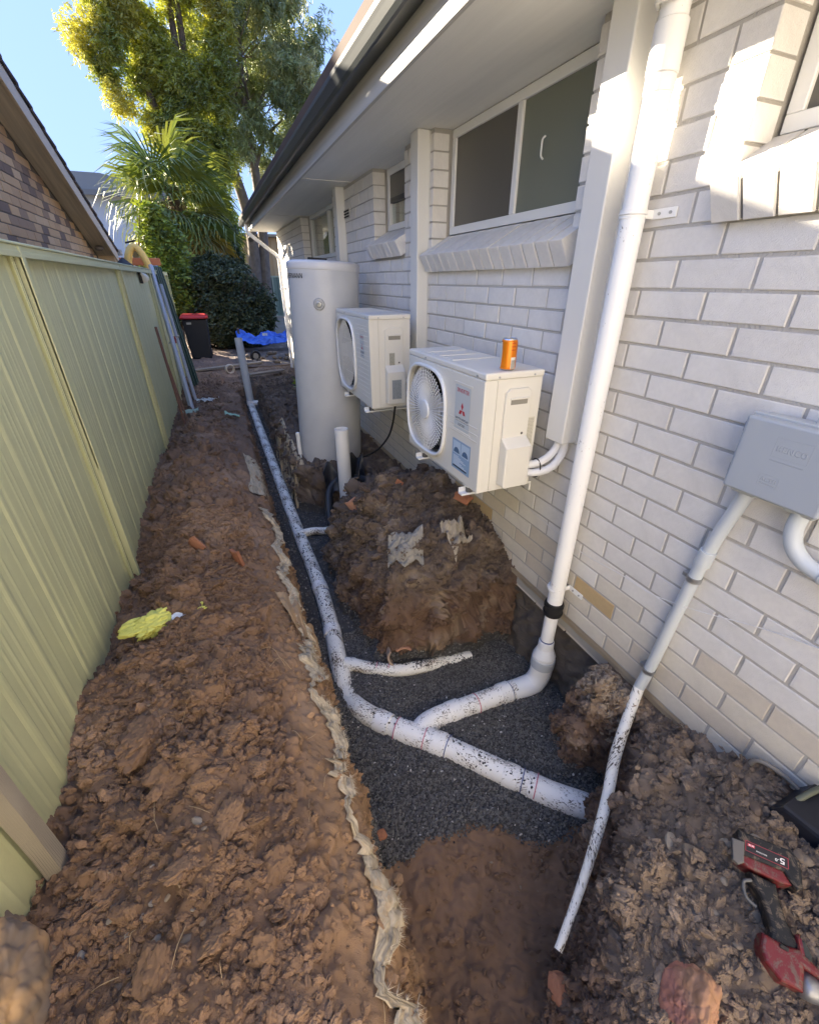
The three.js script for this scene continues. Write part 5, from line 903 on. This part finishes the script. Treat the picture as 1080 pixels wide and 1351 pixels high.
{ // odds and ends showing over the fence
  const lan = thing('lantern', 'black garden lantern standing behind the fence top', 'lantern', [-1.05, 1.45, -8.6]); part('cap', new THREE.ConeGeometry(.13, .1, 6).translate(0, .36, 0), rubber, lan); part('cage', merge([0, 1, 2, 3, 4, 5].map((i) => rod([.09 * Math.cos(i * 1.047), .05, .09 * Math.sin(i * 1.047)], [.11 * Math.cos(i * 1.047), .31, .11 * Math.sin(i * 1.047)], .012, 6))), rubber, lan); part('glass', new THREE.CylinderGeometry(.09, .075, .26, 12).translate(0, .18, 0), std(col(.08, .06, .04), .3), lan);
  const arc = (x, z, y, w, h, m, n, l) => tag(part(n, tube([[x - w, y, z], [x - w * .8, y + h * .8, z], [x, y + h, z], [x + w * .8, y + h * .7, z], [x + w, y, z]], .06, 10, 40).scale(1, 1, 1), m, scene), l, 'play hoop');
  arc(-.98, -9.9, 1.35, .16, .72, std(col(.8, .52, .14), .6), 'play_hoop', 'yellow orange curved hoop rising behind the fence');
  const tbl = thing('orange_awning', 'orange strip of awning behind the lantern and fence', 'awning', [-1.3, 1.75, -10.2]); part('strip', box(1.3, .12, .04, 0, .1, 0, .01), std(col(.5, .16, .06), .7), tbl);
  tag(part('brown_screen', lim(-1.4, -.1, 1.2, 2.2, -13.32, -13.28, .01), std(col(.26, .19, .13), .9), scene), 'brown screen fence beyond the hoop, left of the climber', 'screen');
  tag(part('blue_bag', box(.2, .24, .08, -.93, 1.82, -11.9, .03), std(col(.25, .55, .72), .6), scene), 'light blue patterned bag hung behind the fence', 'bag');
  const cl = thing('clothes_line', 'dark clothes line arm with a dark garment behind the fence', 'clothes line', [-.55, 0, -13]); part('arm', tube([[-.9, 2.3, 0], [.3, 2.55, 0]], .02, 8), rubber, cl); part('garment', sheet(1, 1, 8, 10, (u, v) => [-.02 + (u - .5) * .16 * (1.3 - v * .5), 2.1 + v * .4, .03 * Math.sin(u * 6)]), std(col(.02, .02, .03), .9), cl);
  const sp = thing('fence_spotlight', 'small white spotlight clipped over the fence top', 'light', [-.585, 1.60, -5.95]); part('lamp', new THREE.ConeGeometry(.055, .1, 18).rotateX(1.0), std(col(.75, .7, .55), .4), sp); part('clip', box(.03, .12, .05, -.02, -.02, .0, .006), rubber, sp);
}
// ---------------------------------------------------------------- vegetation
const leafMat = (c, tr = .35) => new THREE.MeshPhysicalMaterial({ color: c, roughness: .62, transmission: tr, thickness: 0, side: THREE.DoubleSide });
// a sprig: a few leaf blades around a short twig
function sprig(n, len, wid, seed, droop = .2) {
  const rr = mulberry(seed), pos = [], idx = [];
  for (let i = 0; i < n; i++) {
    const a = rr() * 6.283, up = rr() * 1.6 - .5, d = V(Math.cos(a) * Math.cos(up), Math.sin(up) - droop, Math.sin(a) * Math.cos(up)).normalize(), s = V(rr() - .5, rr() - .5, rr() - .5).cross(d).normalize().multiplyScalar(wid * .5), o = V(rr() - .5, rr() - .5, rr() - .5).multiplyScalar(len * .9), l = len * (.7 + .6 * rr()), b = pos.length / 3, m = o.clone().addScaledVector(d, l * .5).add(V(0, -len * .06, 0)), e = o.clone().addScaledVector(d, l).add(V(0, -len * .2, 0));
    pos.push(o.x, o.y, o.z, m.x + s.x, m.y + s.y, m.z + s.z, m.x - s.x, m.y - s.y, m.z - s.z, e.x, e.y, e.z); idx.push(b, b + 1, b + 2, b + 1, b + 3, b + 2);
  }
  const g = new THREE.BufferGeometry(); g.setAttribute('position', new THREE.Float32BufferAttribute(pos, 3)); g.setAttribute('uv', new THREE.Float32BufferAttribute(new Float32Array(pos.length / 3 * 2), 2)); g.setIndex(idx); const h = g.toNonIndexed(); h.computeVertexNormals(); return h;
}
function foliage(parent, name, geo, mat, count, gen, tint) {
  const m = new THREE.InstancedMesh(geo, mat, count), M = new THREE.Matrix4(), q = new THREE.Quaternion(), e = new THREE.Euler(), c = new THREE.Color(); let k = 0, guard = 0;
  while (k < count && guard++ < count * 30) { const p = gen(); if (!p) continue; const s = p[3] * R(.7, 1.3); q.setFromEuler(e.set(R(-.5, .5), rnd() * 6.3, R(-.5, .5))); M.compose(V(p[0], p[1], p[2]), q, V(s, s, s)); m.setMatrixAt(k, M); const t = tint(p), v = R(.7, 1.3); m.setColorAt(k, c.setRGB(t[0] * v, t[1] * v, t[2] * v)); k++; }
  m.count = k; m.name = name; m.castShadow = m.receiveShadow = true; parent.add(m); return tag(m, null, null, null, 'stuff');
}
// branches that fork; returns the tips
function limbs(start, dir, len, rad, depth, out, tips, seed) {
  const rr = seed, pts = [start.clone()], d = dir.clone(); let p = start.clone();
  for (let i = 0; i < 5; i++) { d.add(V(rr() - .5, (rr() - .4) * .5, rr() - .5).multiplyScalar(.28)).normalize(); p = p.clone().addScaledVector(d, len / 5); pts.push(p); }
  out.push(tube(pts, (u) => rad * (1 - .45 * u), depth > 2 ? 10 : 6, depth > 2 ? 14 : 8));
  if (depth <= 0) { tips.push(p); return; }
  const n = 2 + (rr() < .5 ? 1 : 0);
  for (let i = 0; i < n; i++) { const a = rr() * 6.283, nd = d.clone().add(V(Math.cos(a), .25, Math.sin(a)).multiplyScalar(.75)).normalize(); limbs(i ? pts[3 + (rr() * 3 | 0)] : p, nd, len * (.62 + .25 * rr()), rad * .56, depth - 1, out, tips, rr); }
  if (depth < 3) tips.push(p);
}
// cluster cloud: clumps inside an envelope so that gaps stay open
function clumps(n, env) { const L = []; let g = 0; while (L.length < n && g++ < n * 60) { const p = env(); if (p) L.push(p); } return L; }
const gauss = () => (rnd() + rnd() + rnd() - 1.5) * 1.2;
const bark = std(col(.19, .135, .095), .95, { bumpMap: grainTex, bumpScale: .02, map: softTex }), bark2 = std(col(.24, .19, .145), .9, { bumpMap: grainTex, bumpScale: .012, map: softTex });
{ // big dense tree at upper left
  const t = thing('leafy_tree', 'tall dense yellow green tree behind the palm, reaching out of the top of the photo', 'tree', [0, 0, 0]);
  const g = [], tips = [], rr = mulberry(5); for (const [x, l] of [[.5, 1], [.25, -1], [.7, 1]]) g.push(tube([[x, 0, -18.5], [x, 2, -18.5], [x - .1, 4, -18.4 + .1 * l], [x - .3 + .3 * l, 6, -18.4], [x - .4 + .5 * l, 9, -18.4]], (u) => .2 - .13 * u, 10, 30)); part('trunk', merge(g), bark, t);
  const edge = (y) => keys([[2.6, .55], [3.2, -.05], [4.2, -.45], [5.0, -.9], [5.6, -1.25], [6.4, -1.9], [7.2, -2.15], [9, -1.9], [11, -1]], y), right = (y) => keys([[2.4, .9], [4, 1.0], [6, 1.35], [8, 1.7], [11, 1.2]], y);
  const C = clumps(120, () => { const y = R(2.5, 11), a = edge(y), b = right(y), u = rnd(), x = mix(a, b, u), z = -18.4 + R(-.5, .5) * Math.sin(Math.PI * clamp(u, .12, .88)); return [x + .2, y, z, R(.19, .40)]; });
  foliage(t, 'crown', sprig(10, .135, .046, 3, .35), leafMat(col(1, 1, 1), .72), 20000, () => { const c = C[rnd() * C.length | 0]; const p = [c[0] + gauss() * c[3], c[1] + gauss() * c[3] * 1.2, c[2] + gauss() * c[3], 1, c]; return p[0] < edge(p[1]) - .12 + .3 * rnd() * rnd() ? null : p; }, (p) => { const h = hash(p[4][0] * 99 | 0, p[4][1] * 99 | 0, 3); return h < .55 ? [.50, .52, .07] : h < .8 ? [.34, .39, .065] : [.58, .55, .1]; });
}
{ // eucalypt with bare trunks on the right
  const t = thing('eucalyptus_tree', 'tall gum tree with two slim bare trunks and fine grey green leaves above the gutter', 'tree');
  const g = [], tips = [], rr = mulberry(11);
  const tr = (pts, r0, r1) => g.push(tube(pts, (u) => mix(r0, r1, u), 14, 50));
  tr([[1.95, 0, -20.3], [1.98, 1.5, -20.3], [2.05, 3, -20.2], [1.98, 3.9, -20.1], [1.72, 5.0, -20], [1.42, 6.0, -20], [1.1, 7.2, -20], [.9, 9, -20]], .26, .09);
  tr([[2.3, 0, -20.4], [2.35, 1.5, -20.4], [2.5, 3.5, -20.3], [2.5, 5.2, -20.2], [2.45, 7, -20.2], [2.6, 9, -20.2]], .24, .08);
  tr([[1.42, 6.0, -20], [1.75, 6.8, -20.1], [1.9, 7.8, -20.1]], .08, .04); tr([[2.48, 5.0, -20.2], [3.0, 6.0, -20.2], [3.7, 6.6, -20.2]], .07, .03); tr([[2.47, 6.2, -20.2], [3.2, 7.3, -20.2], [3.9, 8.3, -20]], .07, .03); tr([[1.6, 5.4, -20], [1.5, 6.8, -20.2], [1.9, 8.4, -20.4]], .07, .03);
  for (let i = 0; i < 12; i++) { const p = V(R(1.2, 2.8), R(6, 8.5), -20.1); limbs(p, V(R(-1, 1.3), R(.1, 1), R(-.6, .6)).normalize(), 1.3, .035, 1, g, tips, rr); }
  part('trunk', merge(g), bark2, t);
  const C = clumps(130, () => { const x = R(.3, 5.1), y = R(4.4, 11), q = Math.pow((x - 2.4) / 2.75, 2) + Math.pow((y - 8.2) / 3.4, 2); if (q > 1 || (y < 5.6 && rnd() < .8) || (x < 2.1 && y < 5.6)) return null; return [x, y, -20.1 + R(-1.5, 1.2), R(.22, .5)]; });
  foliage(t, 'crown', sprig(8, .16, .036, 7, .7), leafMat(col(1, 1, 1), .5), 12500, () => { const c = C[rnd() * C.length | 0]; return [c[0] + gauss() * c[3], c[1] + gauss() * c[3], c[2] + gauss() * c[3], 1, c]; }, (p) => { const h = hash(p[4][0] * 99 | 0, p[4][1] * 99 | 0, 5); return h < .5 ? [.32, .37, .13] : h < .8 ? [.24, .29, .11] : [.44, .45, .18]; });
}
{ // fan palm
  const t = thing('fan_palm', 'fan palm with a skirt of drooping and yellowed fronds between fence and trees', 'palm tree', [-.12, 0, -14]);
  part('trunk', (() => { const g = tube([[.12, 0, 0], [.1, 1.2, 0], [-.02, 2.2, 0], [-.12, 3.0, 0], [-.16, 3.5, 0]], (u) => mix(.17, .15, u) + .02 * Math.sin(u * 90), 18, 90); return g; })(), std(col(.24, .165, .1), 1, { bumpMap: grainTex, bumpScale: .03, map: softTex }), t);
  const fib = []; for (let i = 0; i < 420; i++) { const y = R(.9, 3.3), a = R(0, 6.283), l = R(.15, .4), bx = keys([[0, .12], [1.2, .1], [2.2, -.02], [3, -.12], [3.5, -.16]], y); fib.push(tube([[bx + .15 * Math.cos(a), y, .15 * Math.sin(a)], [bx + .2 * Math.cos(a), y + .02, .2 * Math.sin(a)], [bx + .25 * Math.cos(a), y - l, .25 * Math.sin(a)]], .006, 4, 5)); }
  tag(part('trunk_fibre', merge(fib), std(col(.30, .21, .12), .95), t), null, null, null, 'stuff');
  const frond = (seed, green) => { // petiole along +x, a folded fan of narrow segments with hanging tips
    const rr = mulberry(seed), pos = [], L = .55, n = 26, rad = .85; const q = (a, b, c, d) => { for (const p of [a, b, c, a, c, d]) pos.push(p.x, p.y, p.z); };
    q(V(0, 0, -.012), V(0, 0, .012), V(L, .02, .01), V(L, .02, -.01));
    for (let i = 0; i < n; i++) { const a = (i / (n - 1) - .5) * 4.3, l = rad * (.75 + .25 * Math.cos(a * .5)) * (.9 + .2 * rr()), d = V(Math.cos(a), 0, Math.sin(a)), s = V(-Math.sin(a), .6, Math.cos(a)).multiplyScalar(.021), o = V(L, .02, 0), m1 = o.clone().addScaledVector(d, l * .45).add(V(0, .04, 0)), m2 = o.clone().addScaledVector(d, l * .8).add(V(0, -.03 - .05 * rr(), 0)), e = o.clone().addScaledVector(d, l * .97).add(V(0, -.2 - .22 * rr(), 0)); q(o, o, m1.clone().add(s), m1.clone().sub(s)); q(m1.clone().sub(s), m1.clone().add(s), m2.clone().addScaledVector(s, .8), m2.clone().addScaledVector(s, -.8)); q(m2.clone().addScaledVector(s, -.8), m2.clone().addScaledVector(s, .8), e, e); }
    const g = new THREE.BufferGeometry(); g.setAttribute('position', new THREE.Float32BufferAttribute(pos, 3)); g.setAttribute('uv', new THREE.Float32BufferAttribute(new Float32Array(pos.length / 3 * 2), 2)); g.computeVertexNormals(); return g;
  };
  const fg = [1, 2, 3].map((s) => frond(s)), greens = [[.22, .27, .04], [.16, .22, .04], [.28, .31, .05]].map((c) => leafMat(col(...c), .45)), yel = [[.55, .38, .05], [.42, .3, .06]].map((c) => leafMat(col(...c), .3)), dry = leafMat(col(.22, .15, .085), .2);
  for (let i = 0; i < 66; i++) { const u = i / 66, y = mix(3.6, 2.65, u) , el = mix(1.2, -1.15, Math.pow(u, .75)) + R(-.15, .15), az = i * 2.4 + R(-.3, .3), m = part('frond', fg[i % 3], u < .68 ? greens[i % 3] : u < .9 ? yel[i % 2] : dry, t, [-.16 + .05 * Math.cos(az), y - .15, .05 * Math.sin(az)]); m.rotation.order = 'YZX'; m.rotation.set(R(-.5, .5), az, el); const s = R(.98, 1.28) * (u > .74 ? .95 : 1); m.scale.set(s, s, s); }
}
{ // climber by the palm and the dark shrub
  const t = thing('climbing_plant', 'bright yellow green climber growing over the fence end at the foot of the palm', 'climber', [-.72, 0, -12.6]);
  const st = []; for (let i = 0; i < 14; i++) { const x = R(-.25, .35); st.push(tube([[x, 0, R(-.2, .2)], [x + R(-.2, .1), 1, R(-.2, .2)], [x + R(-.3, .1), 2, R(-.2, .2)], [x + R(-.3, 0), R(2.3, 3), R(-.2, .2)]], .01, 5, 12)); } part('stem', merge(st), bark, t);
  foliage(t, 'crown', sprig(7, .11, .06, 17, .2), leafMat(col(1, 1, 1), .45), 3200, () => { const y = R(.9, 2.95), w = keys([[.9, .25], [1.6, .36], [2.4, .3], [2.95, .12]], y); return [gauss() * w + .12 - (y - 1.8) * .12, y, gauss() * .3, 1]; }, () => rnd() < .6 ? [.34, .40, .04] : [.2, .27, .045]);
}
{
  const t = thing('leafy_shrub', 'large dark green bushy shrub behind the red lidded bin', 'shrub', [.25, 0, -13.1]);
  const g = [], tips = [], rr = mulberry(23); for (let i = 0; i < 7; i++) limbs(V(R(-.5, .6), 0, R(-.2, .4)), V(R(-.5, .5), 1, R(-.3, .5)).normalize(), .8, .03, 2, g, tips, rr); part('stem', merge(g), bark, t);
  const C = clumps(120, () => { const x = R(-1.1, 1.35), y = R(.25, 1.95), z = R(-.8, 1), q = Math.pow((x - .1) / 1.2, 2) + Math.pow((y - .85) / 1.15, 2) + Math.pow((z - .1) / .95, 2); return q > 1 || q < .3 ? null : [x, y, z, R(.12, .22)]; });
  foliage(t, 'crown', sprig(8, .10, .05, 29, .25), leafMat(col(1, 1, 1), .22), 15000, () => { const c = C[rnd() * C.length | 0]; return [c[0] + gauss() * c[3], Math.max(.1, c[1] + gauss() * c[3]), c[2] + gauss() * c[3], 1, c]; }, () => rnd() < .7 ? [.06, .08, .028] : [.12, .14, .055]);
  const v = thing('ivy_shrub', 'dark leafy shrub filling the gap between the palm trunk and the tan outbuilding', 'shrub', [.75, 0, -15]);
  part('stem', merge([0, 1, 2, 3].map((i) => tube([[i * .1 - .2, 0, 0], [i * .15 - .2, 1, .1], [i * .2 - .3, 2.2, 0]], .02, 6, 10))), bark, v);
  foliage(v, 'crown', sprig(8, .12, .06, 31, .25), leafMat(col(1, 1, 1), .25), 5200, () => { const y = R(.6, 3.2), w = keys([[.6, .4], [1.6, .45], [2.6, .32], [3.2, .15]], y); return [gauss() * w - .15, y, gauss() * .4, 1]; }, () => rnd() < .7 ? [.05, .075, .02] : [.11, .13, .03]);
}
{ // weed at the foot of the far downpipe
  const t = thing('small_weed', 'tiny bright green weed growing at the wall beyond the water heater', 'weed', [1.12, .12, -6.9]);
  part('leaves', (() => { const l = []; for (let i = 0; i < 14; i++) { const a = R(0, 6.3); l.push(sprig(4, .09, .05, 200 + i, -.3).translate(.09 * Math.cos(a), R(0, .08), .09 * Math.sin(a))); } return mergeGeometries(l); })(), leafMat(col(.3, .42, .06), .4), t);
}
{ // tall trees out of sight behind the neighbouring gable: they shade the far half of the wall
  const t = thing('neighbour_tree', 'dense hedge tree behind the neighbouring house, hidden by its gable', 'tree', [0, 0, 0]);
  const st = []; for (let i = 0; i < 6; i++) st.push(tube([[-2.6 - i * .8, 0, -11.9 + i * .22], [-2.6 - i * .8, 3 + i * .3, -11.9 + i * .22]], .12, 8)); part('trunk', merge(st), bark, t);
  foliage(t, 'crown', sprig(9, .15, .09, 41, .1), leafMat(col(.07, .1, .03), .1), 26000, () => {
    const x = R(-7, -2.1), y = R(.3, 7.2), z = -11.4 - (x + 4.5) * .3 + gauss() * 1.0, k = -1.22 - x, z2 = z + 1.25 * k, y2 = y - .49 * k, q = -1.2 / x, za = z * q, ya = 1.55 + (y - 1.55) * q;
    if (z2 > -5.42 && y2 > 2.6) return null;
    return za < -5.0 && ya > 3.207 + .327 * (za + 5.95) - .5 ? null : [x, y, z, 1];
  }, () => [1, 1, 1]);
}
{ // sunlit garage behind the photographer: the warm light on every face that looks this way comes off it
  const t = thing('garage', 'cream rendered garage closing the passage behind the photographer', 'garage'), m = std(col(.56, .545, .52), .9);
  part('wall', merge([lim(-4.5, 6, 0, 4.6, 3.6, 3.8), lim(-4.5, -4.3, 0, 4.6, 3.8, 9), lim(5.8, 6, 0, 4.6, 3.8, 9), lim(-4.3, 5.8, 0, 4.6, 8.8, 9)]), m, t);
  part('roof', lim(-4.7, 6.2, 4.6, 4.72, 3.45, 9.2), std(col(.2, .19, .18), .8), t); part('door', lim(-3.6, -1.2, 0, 2.2, 3.56, 3.6, .01), std(col(.6, .58, .52), .6), t);
}
renderer.render(scene, camera);
